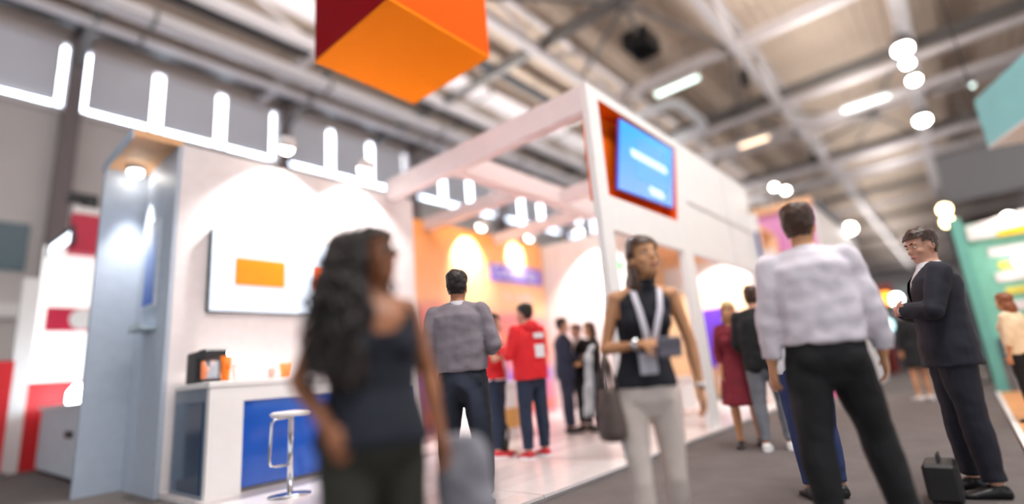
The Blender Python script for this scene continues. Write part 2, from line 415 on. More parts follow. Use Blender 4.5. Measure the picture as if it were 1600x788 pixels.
# wall with the screen
t = thing('exhibition_wall', 'white booth wall that carries the wide screen, behind the counter', 'wall', (3.9, 7.2, PZ))
box('wall_panel', M_PINKW, t, 2.05, 5.75, 7.1, 8.38, PZ, 4.25)
t = thing('projecting_wall', 'grey blue booth side wall under a small lit canopy', 'wall', (1.8, 8.4, 0))
box('side_panel', M_GREYP, t, 2.0, 2.048, 7.1, 8.4, 0, 4.22)
box('fin', M_GREYP, t, 1.52, 2.045, 8.4, 8.5, 0, 4.22)
box('canopy', mat('canopy_wood', (232, 178, 128), .6, var=.08), t, 1.52, 2.045, 7.1, 8.5, 4.22, 4.30)
box('canopy_edge', M_GREYP, t, 1.50, 1.52, 7.1, 8.5, 4.18, 4.32)
def recessed(x, y, z, r_, lab, watt, aim, ang=80, parent=None, grp='lamps lighting the booth walls', arm=True, col=(1, .97, .95), back=(0, .4, -.25)):
    """small spotlight on an arm: bracket, can, lens and its own light"""
    t = thing('spotlight', lab, 'lamp', (x, y, z), grp)
    d = (Vector(aim) - Vector((x, y, z))).normalized()
    p = Vector((x, y, z))
    MB().tube([p - d*.16, p - d*.12, p], [r_*.6, r_, r_*1.05], 14).build('lamp_can', M_WHITE, t, smooth=True)
    MB().ell(p + d*.01, r_*.95, r_*.95, r_*.95).build('lens', M_LENS2, t, smooth=True)
    if arm: MB().tube([p - d*.1, (x+back[0], y+back[1], z+back[2])], .015, 6).build('arm', M_STEELD, t)
    ld = bpy.data.lights.new('spotlight_beam', 'SPOT'); ld.energy = watt; ld.spot_size = R(ang); ld.spot_blend = .7; ld.shadow_soft_size = .06; ld.color = col
    lo = bpy.data.objects.new('spotlight_beam', ld); COL.objects.link(lo); lo.parent = t
    lo.matrix_basis = Matrix.Translation(d*(r_+.07)) @ d.to_track_quat('-Z', 'Y').to_matrix().to_4x4()
    return t
recessed(1.80, 8.15, 4.16, .10, 'round lamp under the small canopy of the grey wall', 160, (1.95, 7.95, 0), 60, arm=False)
recessed(3.22, 6.72, 4.42, .11, 'left spotlight over the white wall with the wide screen', 300, (3.3, 7.2, 3.2), 120)
recessed(4.50, 6.72, 4.42, .11, 'right spotlight over the white wall with the wide screen', 300, (4.5, 7.2, 3.2), 120)
# framed picture on the grey side wall
t = thing('wall_display', 'blue screen with a shelf hung on the grey side wall', 'screen', (2.0, 7.8, 2.2))
box('frame', mat('pale_frame', (205, 212, 222), .4), t, 1.965, 2.0, 7.52, 8.02, 2.2, 3.35); box('picture', gradient_mat('blue_picture', [(0, (60, 100, 190)), (.6, (150, 175, 225)), (1, (235, 240, 250))], 2, 2.25, 3.3), t, 1.958, 1.965, 7.56, 7.98, 2.25, 3.3)
t = thing('leaflet_tray', 'small pale tray under the blue wall screen', 'tray', (1.95, 7.75, 1.9)); box('tray_base', mat('pale_tray', (196, 212, 220), .4), t, 1.84, 1.998, 7.5, 8.0, 1.92, 1.95); box('tray_lip', MATS['pale_tray'], t, 1.83, 1.85, 7.5, 8.0, 1.92, 2.0)
# wide screen
tv = thing('wide_screen', 'wide white presentation screen with orange blocks on the lit wall', 'screen', (3.4, 7.1, 2.1))
box('housing', M_BLACK, tv, 2.41, 4.55, 7.03, 7.1, 2.08, 3.16, bevel=.012)
M_SCR = mat('white_screen', (206, 224, 246), .25, var=.01, emit=.3, ecol=(240, 247, 255))
dp = box('display_panel', M_SCR, tv, 2.43, 4.53, 7.024, 7.03, 2.10, 3.14)
box('orange_block', mat('screen_orange', (240, 132, 4), .3, var=.02, emit=.05, ecol=(246, 150, 6)), dp, 2.72, 3.38, 7.018, 7.024, 2.45, 2.81)
box('pink_block', mat('screen_pink', (250, 200, 205), .3, var=.02, emit=.3, ecol=(250, 200, 205)), dp, 2.74, 3.52, 7.0205, 7.024, 2.42, 2.87)
box('red_orange_block', mat('screen_redorange', (238, 96, 30), .3, var=.02, emit=.05, ecol=(244, 110, 40)), dp, 3.84, 4.4, 7.018, 7.024, 2.45, 2.80)
# bar counter
M_NAVY = mat('navy_gloss', (8, 84, 186), .16, var=.1, scale=2, coat=.6); M_TEALN = mat('petrol_gloss', (14, 62, 96), .14, var=.15, scale=1.6, coat=.6)
t = thing('bar_counter', 'white framed bar counter with glossy blue front and side', 'counter', (3.2, 6.5, PZ))
box('worktop', M_WHITE, t, 2.10, 4.75, 5.96, 7.02, 1.14, 1.20, bevel=.006)
box('front_frame', M_WHITE, t, 2.12, 2.46, 5.98, 6.06, PZ, 1.14); box('front_rail', M_WHITE, t, 2.46, 4.72, 5.98, 6.06, .98, 1.14)
box('front_panel', M_NAVY, t, 2.46, 4.72, 6.01, 6.06, PZ+.05, .98); box('side_panel', M_TEALN, t, 2.105, 2.13, 6.12, 6.92, PZ+.04, 1.0)
box('side_frame', mat('grey_lacquer', (120, 132, 146), .3), t, 2.12, 2.17, 6.06, 7.02, PZ, 1.14); box('kick_plate', M_STEELD, t, 2.2, 4.7, 6.03, 6.9, PZ, PZ+.06)
# things on the counter
CT = 1.20
t = thing('coffee_machine', 'dark coffee machine at the left end of the bar counter', 'machine', (2.27, 6.5, CT))
box('body', M_BLACK, t, 2.16, 2.42, 6.52, 6.85, CT, CT+.36, bevel=.02); box('hood', M_DARK, t, 2.16, 2.42, 6.34, 6.54, CT+.25, CT+.37, bevel=.02); box('drip_tray', M_DARK, t, 2.17, 2.41, 6.34, 6.54, CT, CT+.04)
box('steel_front', M_CHROME, t, 2.20, 2.38, 6.50, 6.52, CT+.05, CT+.25); MB().tube([(2.29, 6.44, CT+.25), (2.29, 6.44, CT+.19)], .025, 10).build('spout', M_CHROME, t)
def cup(x, y, r_, h, m, name, lab, cat='cup', lid=None):
    t = thing(name, lab, cat, (x, y, CT))
    rs = []
    mb = MB(); mb.tube([(x, y, CT+.001), (x, y, CT+h), (x, y, CT+h), (x, y, CT+.02)], [r_*.75, r_, r_*.9, r_*.68], 16); mb.build('cup_wall', m, t, smooth=True)
    if lid: MB().tube([(x, y, CT+h), (x, y, CT+h+.02)], r_*1.03, 16).build('lid', lid, t)
    else: MB().tube([(x, y, CT+h*.8), (x, y, CT+h*.81)], r_*.8, 14).build('filling', mat('coffee', (90, 60, 40), .3), t)
cup(2.33, 6.16, .055, .27, mat('orange_cup_paint', (255, 125, 10), .4), 'tall_cup', 'tall orange cup in front of the coffee machine')
cup(2.50, 6.3, .05, .16, M_WHITE, 'paper_cup', 'white cup right of the tall orange cup', lid=M_WHITE)
cup(2.72, 6.4, .05, .14, M_WHITE, 'paper_cup', 'white open cup in the middle of the bar counter')
cup(2.92, 6.35, .045, .13, mat('taupe_cup_paint', (190, 160, 150), .4), 'paper_cup', 'small taupe cup beside the glowing glass')
cup(3.02, 6.2, .075, .17, mat('amber_glow', (255, 120, 60), .3, emit=.9, ecol=(255, 96, 40)), 'candle_glass', 'glowing orange candle glass on the bar counter', 'candle')
t = thing('globe_light', 'tiny bright globe lamp behind the tall orange cup', 'lamp', (2.46, 6.45, CT)); MB().tube([(2.46, 6.45, CT), (2.46, 6.45, CT+.28)], .012, 8).build('stem', M_CHROME, t); MB().ell((2.46, 6.45, CT+.31), .035, .035, .035).build('globe', M_LENS, t, smooth=True)
# bar stool
def stool(x, y, lab):
    t = thing('bar_stool', lab, 'stool', (x, y, PZ), 'bar stools at the counter')
    MB().tube([(x, y, .80), (x, y, .83), (x, y, .845)], [.18, .2, .17], 20).build('seat', M_WHITE, t, smooth=True)
    MB().tube([(x, y, PZ+.015), (x, y, .80)], .026, 12).build('column', M_CHROME, t, smooth=True)
    MB().tube([(x, y, PZ), (x, y, PZ+.012), (x, y, PZ+.03)], [.20, .20, .05], 24).build('base_plate', M_CHROME, t, smooth=True)
    MB().tube([(x-.02, y-.05, .79), (x-.19, y-.06, .785), (x-.22, y-.06, .75), (x-.235, y-.06, .42), (x-.22, y-.06, .37), (x-.15, y-.03, .35), (x, y, .345)], .014, 8).build('foot_rest', M_CHROME, t, smooth=True)
stool(2.62, 5.25, 'chrome bar stool with white seat in front of the blue counter')
stool(3.45, 5.35, 'chrome bar stool mostly hidden behind the curly-haired woman')
# mural wall
mural = gradient_mat('mural_print', [(0, (150, 110, 200)), (.16, (240, 130, 90)), (.30, (150, 110, 200)), (.42, (244, 150, 120)), (.55, (226, 130, 140)), (.66, (252, 196, 150)), (1, (250, 164, 80))], 2, .2, 5.0, wave=1.3)
t = thing('mural_wall', 'orange and purple mural wall with lettering behind the man in grey', 'wall', (8.4, 8.4, PZ))
box('mural_panel', mural, t, 5.76, 11.1, 8.3, 8.4, PZ, 4.4)
box('purple_plate', mat('violet_plate', (112, 96, 214), .5), t, 9.0, 11.0, 8.27, 8.3, 3.25, 3.68)
text_mesh('lettering', 'Creativity', .46, M_WHITE, t, (9.08, 8.265, 3.36), FACE_NY, sx=.92)
text_mesh('lettering', 'is code', .42, M_WHITE, t, (9.45, 8.29, 2.78), FACE_NY, sx=.92)
recessed(8.25, 7.75, 4.35, .11, 'left spotlight over the orange mural wall', 230, (8.3, 8.4, 3.7), 92, back=(0, .57, -.05))
recessed(10.0, 7.75, 4.35, .11, 'right spotlight over the orange mural wall', 150, (10.0, 8.4, 3.95), 84, back=(0, .57, -.05))
# white end wall
t = thing('end_wall', 'bright white end wall right of the orange mural', 'wall', (11.3, 7, PZ))
box('wall_panel', M_WHITE, t, 11.15, 11.3, 5.75, 8.4, PZ, 4.35)
for y in (6.4, 7.1, 7.8): box('panel_joint', mat('joint_grey', (214, 208, 208), .5), t, 11.14, 11.151, y-.01, y+.01, PZ, 4.35)
recessed(10.45, 6.6, 4.3, .1, 'spotlight aimed at the white end wall', 360, (11.2, 6.6, 1.8), 110, back=(.72, .0, -.05))
box_o = thing('exit_sign', 'small green sign on the edge of the white end wall', 'sign', (11.1, 6.0, 3.3)); box('plate', mat('green_sign', (30, 150, 70), .4, emit=.6, ecol=(30, 170, 80)), box_o, 11.09, 11.14, 5.9, 6.2, 3.3, 3.52); box('arrow', M_WHITE, box_o, 11.085, 11.09, 5.98, 6.12, 3.38, 3.44)
# overhead beams of the booth
M_BEAM = mat('blush_beam', (236, 224, 224), .5, var=.02)
for nm, b, lab in (('overhead_beam', (5.18, 5.36, 3.02, 7.1, 4.14, 4.50), 'white overhead beam from the portal corner to the screen wall'),
                   ('overhead_beam', (5.36, 11.15, 5.36, 5.60, 4.14, 4.50), 'white overhead beam running from the long beam to the end wall'),
                   ('overhead_beam', (7.0, 7.2, 5.60, 8.3, 4.18, 4.42), 'white overhead beam ending above the orange mural'),
                   ('overhead_beam', (7.95, 8.1, 3.02, 5.36, 4.14, 4.42), 'white overhead beam behind the portal screen'),
                   ('overhead_beam', (9.2, 9.36, 5.60, 8.3, 4.18, 4.42), 'white overhead beam between the two mural spotlights')):
    tag(box(nm, M_BEAM, None, *b, bevel=.008), lab, 'beam', 'overhead beams of the white booth')
# portal
t = thing('entrance_portal', 'tall white portal with a deep fascia holding the blue screen', 'portal', (5.3, 3.0, 0))
G0, G1 = 2.93, 3.02
box('post', M_WHITE, t, 5.18, 5.42, G0, G1, PZ, 2.62); box('post', M_WHITE, t, 7.5, 7.86, G0, G1, PZ, 2.62); box('post', M_WHITE, t, 10.9, 11.35, G0, G1, PZ, 2.62)
H4 = [(5.44, 4.37), (5.42, 3.06), (7.44, 3.08), (7.82, 4.38)]
FX0, FX1, FZ0, FZ1 = 5.18, 11.35, 2.62, 4.52
fa = MB()
fa.prism([(FX0, FZ0), (H4[1][0], H4[1][1]), (H4[0][0], H4[0][1]), (FX0, FZ1)], 1, G0, G1)
fa.prism([(FX0, FZ0), (FX1, FZ0), H4[2], H4[1]], 1, G0, G1)
fa.prism([(FX1, FZ0), (FX1, FZ1), H4[3], H4[2]], 1, G0, G1)
fa.prism([(FX0, FZ1), H4[0], H4[3], (FX1, FZ1)], 1, G0, G1)
fa.build('fascia', M_WHITE, t)
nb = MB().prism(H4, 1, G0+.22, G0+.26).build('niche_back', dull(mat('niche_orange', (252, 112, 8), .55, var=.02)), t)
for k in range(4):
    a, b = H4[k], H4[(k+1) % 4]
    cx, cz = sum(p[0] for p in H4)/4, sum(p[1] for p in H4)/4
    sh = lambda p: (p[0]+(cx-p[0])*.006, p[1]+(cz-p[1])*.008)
    MB().prism([a, b, sh(b), sh(a)], 1, G0+.002, G0+.22).build('niche_lining', M_ORANGE if k == 3 else M_ORANGE2, t)  # top lining lighter, other reveals darker: the light is in the colour
box('fascia_rail', mat('rail_shadow', (228, 222, 224), .5), t, 7.95, 11.3, G0-.02, G0, 3.48, 3.53)  # rails in a slightly greyer white than the fascia
box('fascia_rail', MATS['rail_shadow'], t, 9.9, 9.94, G0-.02, G0, 2.7, 4.4)
# blue screen in the niche
t = thing('portal_screen', 'bright blue screen set in the orange niche of the portal', 'screen', (6.7, 3.1, 3.1))
S4 = [(6.02, 4.31), (5.68, 3.20), (7.40, 3.27), (7.77, 4.355)]
MB().prism(S4, 1, 2.95, 2.975).build('housing', mat('violet_edge', (90, 80, 200), .4), t)
box('mount', M_DARK, t, 6.55, 7.0, 2.975, 3.15, 3.6, 3.95)
sm = lambda p, k=.97: (6.76+(p[0]-6.76)*k, 3.79+(p[1]-3.79)*k)
dp = MB().prism([sm(p) for p in S4], 1, 2.942, 2.95).build('display_panel', gradient_mat('blue_screen', [(0, (0, 112, 212)), (1, (6, 150, 236))], 2, 3.2, 4.4, .25), t)
_b = MATS['blue_screen'].node_tree.nodes; _p = _b['Principled BSDF']; _p.inputs['Emission Strength'].default_value = .4
MATS['blue_screen'].node_tree.links.new(_p.inputs['Base Color'].links[0].from_socket, _p.inputs['Emission Color'])
M_PRINT = mat('screen_print', (190, 222, 250), .4, emit=.4, ecol=(190, 222, 250))
def pill(x0, x1, z, h, nm):
    r_ = h/2; pts = [(x0+r_ + r_*math.cos(R(a)), z + r_*math.sin(R(a))) for a in range(90, 271, 20)] + [(x1-r_ + r_*math.cos(R(a)), z + r_*math.sin(R(a))) for a in range(-90, 91, 20)]
    MB().prism(pts, 1, 2.936, 2.942).build(nm, M_PRINT, dp)
pill(6.2, 7.35, 3.86, .13, 'line_of_print'); pill(6.62, 7.1, 3.40, .13, 'line_of_print')
MB().prism([(6.3, 3.5), (7.2, 3.5), (7.34, 4.15), (6.46, 4.15)], 1, 2.939, 2.942).build('pale_square', mat('screen_pale', (24, 136, 236), .3, emit=.35, ecol=(24, 136, 236)), dp)
# lounge beyond the portal
t = thing('lounge_back_wall', 'warm lit lounge wall with a white band seen through the portal', 'wall', (13.2, 4.6, PZ))
box('wall_panel', mat('peach_wall', (250, 206, 160), .6), t, 13.1, 13.2, 2.9, 8.4, PZ, 3.7); box('white_band', M_WHITE, t, 13.04, 13.1, 2.95, 5.74, 2.72, 3.4)
box('pink_mark', mat('soft_pink', (240, 180, 190), .5), t, 13.03, 13.04, 4.1, 4.5, 2.9, 3.1)
t = thing('lounge_canopy', 'peach coloured canopy over the lounge behind the portal', 'canopy', (12.2, 4.6, 3.7)); box('canopy_slab', mat('peach_canopy', (246, 190, 140), .6), t, 11.35, 13.2, 2.95, 5.74, 3.7, 3.8)
recessed(12.2, 4.3, 3.6, .1, 'downlight under the peach lounge canopy', 250, (13.0, 4.2, 1.0), 120, arm=False)
t = thing('purple_panel', 'purple screen standing in the lounge behind the white post', 'panel', (12.9, 4.3, PZ)); box('panel_face', mat('purple_print', (96, 52, 180), .5, emit=.15, ecol=(100, 60, 190)), t, 12.85, 12.92, 4.02, 5.1, .8, 2.2); box('panel_foot', M_STEELD, t, 12.7, 13.05, 4.1, 5.0, PZ, .1); box('panel_pole', M_STEELD, t, 12.86, 12.91, 4.5, 4.6, .1, .8)
for x0, x1, y0, y1, h, lab in ((11.6, 12.2, 3.3, 4.2, .78, 'white lounge armchair beside the far portal post'), (9.3, 10.0, 4.1, 5.0, .72, 'white lounge armchair seen between the two near portal posts')):
    t = thing('lounge_armchair', lab, 'armchair', (x0, y0, PZ), 'white armchairs in the lounge')
    box('seat', M_WHITE, t, x0+.02, x1-.14, y0+.13, y1-.13, .2, .46, bevel=.03); box('backrest', M_WHITE, t, x1-.14, x1, y0, y1, .15, h, bevel=.03)
    for s in (y0, y1-.12): box('armrest', M_WHITE, t, x0, x1-.14, s, s+.12, .15, .6, bevel=.02)
    for a in (x0+.05, x1-.1):
        for b in (y0+.06, y1-.06): MB().tube([(a, b, PZ), (a, b, .16)], .018, 8).build('leg', M_CHROME, t)
t = thing('welcome_desk', 'small white desk with things on it behind the man in the grey shirt', 'desk', (6.1, 6.2, PZ))
box('desk_top', M_WHITE, t, 5.8, 6.7, 5.7, 6.6, .86, .92); box('desk_front', mat('desk_white', (236, 232, 232), .5), t, 5.84, 6.66, 5.74, 5.8, PZ, .86); box('desk_side', MATS['desk_white'], t, 5.84, 5.9, 5.8, 6.56, PZ, .86)
box('wood_strip', mat('oak_strip', (222, 170, 100), .5), t, 5.83, 6.67, 5.72, 5.74, .2, .5)
t = thing('floor_spot', 'tiny bright floor lamp on the pale platform boards', 'lamp', (4.48, 4.43, PZ)); MB().tube([(4.48, 4.43, PZ), (4.48, 4.43, PZ+.04)], .05, 12).build('housing', M_CHROME, t); MB().ell((4.48, 4.43, PZ+.05), .022, .022, .02).build('lens', M_LENS, t)
# backpack on the platform
t = thing('backpack', 'black backpack with a red pocket on the floor beside the red jacket', 'backpack', (5.05, 4.78, PZ))
MB().rings([[(5.05+rx*math.cos(2*math.pi*i/16), 4.78+ry*math.sin(2*math.pi*i/16)+(z*.18), PZ+z) for i in range(16)] for z, rx, ry in ((0, .13, .17), (.05, .15, .20), (.25, .14, .19), (.36, .11, .15), (.42, .05, .07))]).build('bag_body', M_BLACK, t, smooth=True)
box('pocket', mat('red_pocket', (190, 30, 36), .6), t, 4.88, 4.93, 4.72, 4.9, PZ+.06, PZ+.18, bevel=.015)
MB().tube([(5.05, 4.8, PZ+.42), (5.05, 4.84, PZ+.49), (5.05, 4.9, PZ+.42)], .012, 8).build('handle', M_BLACK, t)
for s in (4.7, 4.86): MB().tube([(5.18, s, PZ+.38), (5.24, s, PZ+.25), (5.19, s, PZ+.05)], .018, 8).build('strap', M_DARK, t)
# hanging cube
t = thing('hanging_cube', 'large orange and crimson cube hanging from the roof', 'cube', (3.7, 4.64, 5.0))
CX0, CX1, CY0, CY1, CZ0, CZ1 = 2.93, 4.48, 3.87, 5.41, 5.0, 6.55
box('bottom_panel', M_ORANGE, t, CX0, CX1, CY0, CY1, CZ0, CZ0+.03); box('top_panel', M_ORANGE, t, CX0, CX1, CY0, CY1, CZ1-.03, CZ1)
box('side_panel', M_CRIM, t, CX0, CX0+.03, CY0, CY1, CZ0+.03, CZ1-.03); box('side_panel', M_ORANGE2, t, CX0+.03, CX1, CY0, CY0+.03, CZ0+.03, CZ1-.03)  # side colours differ in print and also hold some of the shading
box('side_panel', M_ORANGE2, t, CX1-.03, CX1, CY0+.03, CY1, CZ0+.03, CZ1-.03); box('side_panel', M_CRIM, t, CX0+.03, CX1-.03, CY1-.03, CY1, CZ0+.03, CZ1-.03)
for x in (CX0+.1, CX1-.1):
    for y in (CY0+.1, CY1-.1): MB().tube([(x, y, CZ1), (x, y, 12.3)], .008, 6).build('cable', M_DARK, t)

# ================================================================ OTHER STANDS
# pink stand beyond the portal
t = thing('pink_stand', 'exhibition stand with a pink tinted side beyond the portal', 'stand', (13.6, 2.5, 0))
box('printed_side', gradient_mat('pink_print', [(0, (246, 120, 170)), (.5, (244, 150, 205)), (1, (232, 170, 225))], 2, .5, 4.5), t, 13.4, 13.46, 2.12, 3.6, .0, 4.3)  # pink light falling on this wall is put into its colour
box('white_side', M_PINKW, t, 13.4, 19.4, 2.04, 2.12, 0, 4.3); box('top_beam', mat('tan_beam', (236, 190, 150), .5), t, 13.3, 13.46, 2.04, 3.4, 4.3, 4.48); box('top_rail', mat('slate_rail', (96, 98, 112), .5), t, 13.46, 19.5, 1.98, 2.12, 4.3, 4.44)
t = thing('blade_sign', 'white hanging sign with a dark blue mark at the portal end', 'sign', (11.5, 2.98, 2.6)); box('plate', M_WHITE, t, 11.351, 11.42, 2.80, 2.931, 2.5, 3.9); box('blue_mark', mat('ink_blue', (30, 50, 130), .5), t, 11.343, 11.351, 2.82, 2.89, 2.95, 3.5); box('blue_dot', MATS['ink_blue'], t, 11.343, 11.351, 2.82, 2.89, 2.72, 2.82)
def standlamp(x, y, z, r_, lab, m=M_LENS2, base=None):
    t = thing('stand_lamp', lab, 'lamp', (x, y, z), 'small bright lamps on the far stands')
    MB().ell((x, y, z), r_, r_, r_).build('bulb', m, t, smooth=True); MB().tube([(x, y, z-r_*.5), base or (x+.2, y, z-r_-.25)], .03, 6).build('bracket', M_DARK, t)
standlamp(13.3, 2.75, 4.9, .09, 'left lamp of the pair above the pink stand', base=(13.4, 2.75, 4.45)); standlamp(13.2, 2.5, 4.72, .09, 'right lamp of the pair above the pink stand', base=(13.36, 2.5, 4.45))
standlamp(17.6, 1.9, 4.35, .16, 'single glaring lamp at the far end of the pink stand wall', base=(17.6, 2.05, 4.3))
# green stand at right
t = thing('green_stand', 'sea green stand front with pale and yellow stripes at the right edge', 'stand', (13, -2.5, 0))
M_SEA = mat('sea_green', (128, 196, 174), .5); M_YEL = mat('yellow_print', (226, 214, 90), .5); M_GOLD = mat('golden_print', (244, 196, 30), .5)
box('front_panel', M_SEA, t, 13, 13.12, -6, -.27, .95, 3.1); box('corner_post', mat('sea_green_dark', (110, 180, 165), .5), t, 12.92, 13.12, -.37, -.2, 0, 3.25)
for k, z in enumerate((1.42, 1.95, 2.42)):
    box('pale_stripe', M_PINKW, t, 12.97, 13, -6, -.62, z, z+.17); box('yellow_stripe', M_YEL, t, 12.97, 13, -6, -.7, z-.24, z-.11)
MB().prism([(-.4, 2.78), (-6, 2.78), (-6, 3.9), (-.4, 3.05)], 0, 12.9, 13.0).build('pale_header', M_WHITE, t); MB().prism([(-.8, 2.76), (-6, 2.76), (-6, 3.3), (-.8, 2.86)], 0, 12.86, 12.9).build('golden_header', M_GOLD, t)
box('counter_front', mat('lilac_front', (206, 196, 222), .5), t, 12.6, 13, -6, -.5, 0, .95)
standlamp(12.7, -1.0, 3.05, .10, 'upper lamp on the golden header of the green stand', base=(12.9, -1.0, 3.0)); standlamp(12.7, -.98, 2.25, .10, 'lower lamp in front of the striped green stand', base=(12.95, -.98, 2.25))
standlamp(15.5, -.22, 3.95, .13, 'upper of two yellowish lamps left of the green stand', M_LENSY, base=(15.7, -.22, 3.4)); standlamp(15.8, -.22, 3.7, .13, 'lower of two yellowish lamps left of the green stand', M_LENSY, base=(15.9, -.22, 3.2))
t = thing('lamp_mast', 'thin dark mast carrying the two yellowish lamps', 'mast', (15.9, -.22, 0)); MB().tube([(15.95, -.22, 0), (15.95, -.22, 3.5)], .03, 8).build('pole', M_DARK, t); box('foot', M_DARK, t, 15.7, 16.2, -.45, .0, 0, .04)
t = thing('wood_platform', 'orange wooden platform edge at the right of the aisle', 'platform', (9, -2.2, 0)); box('deck', mat('orange_wood', (226, 158, 96), .45, var=.1, scale=2), t, 4.9, 12.55, -4, -.22, 0, .05); box('edge_strip', M_WHITE, t, 4.9, 12.55, -.22, -.17, 0, .06)
t = thing('round_table', 'white round table glowing at the right edge of the aisle', 'table', (9.4, -.8, .05)); MB().tube([(9.4, -.8, .70), (9.4, -.8, .74)], .34, 28).build('tabletop', M_WHITE, t); MB().tube([(9.4, -.8, .07), (9.4, -.8, .70)], .03, 8).build('column', M_CHROME, t); MB().tube([(9.4, -.8, .051), (9.4, -.8, .07)], .22, 20).build('foot_plate', M_CHROME, t)
# turquoise hanging cube
t = thing('hanging_sign', 'turquoise box sign with white underside hanging at top right', 'sign', (13, -1.05, 4.45))
a, b = Vector((13, -1.05)), Vector((-.93, -.36)); c = Vector((.36, -.93)); q = [a, a+b*2.4, a+b*2.4+c*2.4, a+c*2.4]
MB().prism([tuple(p) for p in q], 2, 4.5, 5.45).build('box_body', mat('turquoise', (150, 218, 220), .5, var=.08, scale=1), t); MB().prism([tuple(p) for p in q], 2, 4.45, 4.5).build('underside', M_WHITE, t)
for p in q: MB().tube([(p.x, p.y, 5.4), (p.x, p.y, 12.3)], .012, 6).build('cable', M_DARK, t)
# far dark stands down the aisle
def far_stand(x, y, wx, wy, h, m, mh, lab):
    t = thing('far_stand', lab, 'stand', (x, y, 0), 'far stands down the aisle')
    box('back_wall', m, t, x+wx-.1, x+wx, y-wy/2, y+wy/2, 0, h); box('side_wall', m, t, x, x+wx-.1, y+wy/2-.1, y+wy/2, 0, h); box('header', mh, t, x-.1, x, y-wy/2, y+wy/2, h-.5, h); box('counter', mh, t, x+.3, x+.8, y-wy/2+.4, y+wy/2-.6, 0, 1.0)
    for s in (-1, 1): MB().tube([(x-.05, y+s*(wy/2-.1), 0), (x-.05, y+s*(wy/2-.1), h-.5)], .05, 8).build('post', M_STEELD, t)
D = mat('stand_charcoal', (70, 74, 82), .7)
far_stand(22, 3.6, 3, 4.0, 3.0, D, mat('stand_red', (150, 54, 50), .6), 'dark far stand with a brick red header behind the white shirt')
far_stand(27, -.5, 3, 3.4, 3.2, mat('stand_slate', (110, 116, 124), .7), mat('stand_teal', (120, 150, 156), .6), 'slate far stand with a grey teal header in the middle of the aisle')
far_stand(40, 3.0, 4, 8.0, 4.4, mat('stand_grey', (138, 142, 148), .7), mat('stand_pale', (170, 178, 182), .6), 'pale grey stand furthest down the aisle')
far_stand(24, -4.6, 3, 3.4, 3.4, D, mat('stand_blue', (80, 96, 130), .6), 'dark far stand with a dull blue header right of the aisle')
standlamp(20, 1.42, 2.33, .17, 'white lamp beside the rainbow lamp far down the aisle', base=(20.3, 1.42, 2.0)); standlamp(20, 1.68, 2.40, .2, 'multicoloured lamp far down the aisle left of the suited man', mat('rainbow', (255, 170, 60), .3, emit=2.4, ecol=(255, 150, 40)), base=(20.3, 1.68, 2.0)); standlamp(20, 1.83, 1.56, .2, 'pale cyan lamp low down the aisle below the rainbow lamp', mat('cyan_lamp', (190, 235, 240), .3, emit=1.8, ecol=(190, 235, 240)), base=(20.3, 1.83, 1.0))
t = thing('lamp_table', 'dark table far down the aisle that carries three coloured lamps', 'table', (20.4, 1.6, 0)); box('tabletop', D, t, 20.2, 21.0, 1.1, 2.2, .92, 1.0); box('rear_panel', D, t, 20.3, 20.4, 1.1, 2.2, 1.0, 2.1)
for x in (20.25, 20.95):
    for y in (1.15, 2.15): MB().tube([(x, y, 0), (x, y, .92)], .03, 6).build('leg', D, t)
# black case on the floor at right
t = thing('trolley_case', 'black case standing on the carpet left of the suited man', 'case', (4.5, .31, 0))
box('case_body', M_BLACK, t, 4.36, 4.64, .22, .40, .03, .26, bevel=.02); MB().tube([(4.44, .31, .26), (4.44, .31, .30), (4.56, .31, .30), (4.56, .31, .26)], .01, 6).build('handle', M_DARK, t)
for x in (4.4, 4.6):
    for y in (.25, .37): MB().tube([(x, y-.012, .02), (x, y+.012, .02)], .02, 10).build('wheel', M_DARK, t)

# ================================================================ PEOPLE
def remesh(mb, voxel, smooth_it=3, scale=1.0, amp=0., freq=6., cut=None, seed=0):
    me = mb.mesh('volume')
    bm = bmesh.new(); bm.from_mesh(me); bmesh.ops.recalc_face_normals(bm, faces=bm.faces); bm.to_mesh(me); bm.free()
    o = bpy.data.objects.new('volume', me); COL.objects.link(o)
    m = o.modifiers.new('r', 'REMESH'); m.mode = 'VOXEL'; m.voxel_size = voxel; m.use_smooth_shade = True
    if smooth_it:
        k = o.modifiers.new('s', 'SMOOTH'); k.factor = .5; k.iterations = smooth_it
    dg = bpy.context.evaluated_depsgraph_get()
    out = bpy.data.meshes.new_from_object(o.evaluated_get(dg))
    bpy.data.objects.remove(o); bpy.data.meshes.remove(me)
    if amp or cut:
        bm = bmesh.new(); bm.from_mesh(out); bm.normal_update()
        if amp:
            off = Vector((seed*3.1, seed*1.7, 0))
            for v in bm.verts: v.co += v.normal * amp * (noise.noise(v.co*freq + off) + .5*noise.noise(v.co*freq*2.3 + off))
        if cut:
            bmesh.ops.delete(bm, geom=[f for f in bm.faces if cut(f.calc_center_median())], context='FACES')
        bm.to_mesh(out); bm.free()
    if scale != 1.0: out.transform(Matrix.Scale(scale, 4))
    out.materials.clear()
    return out

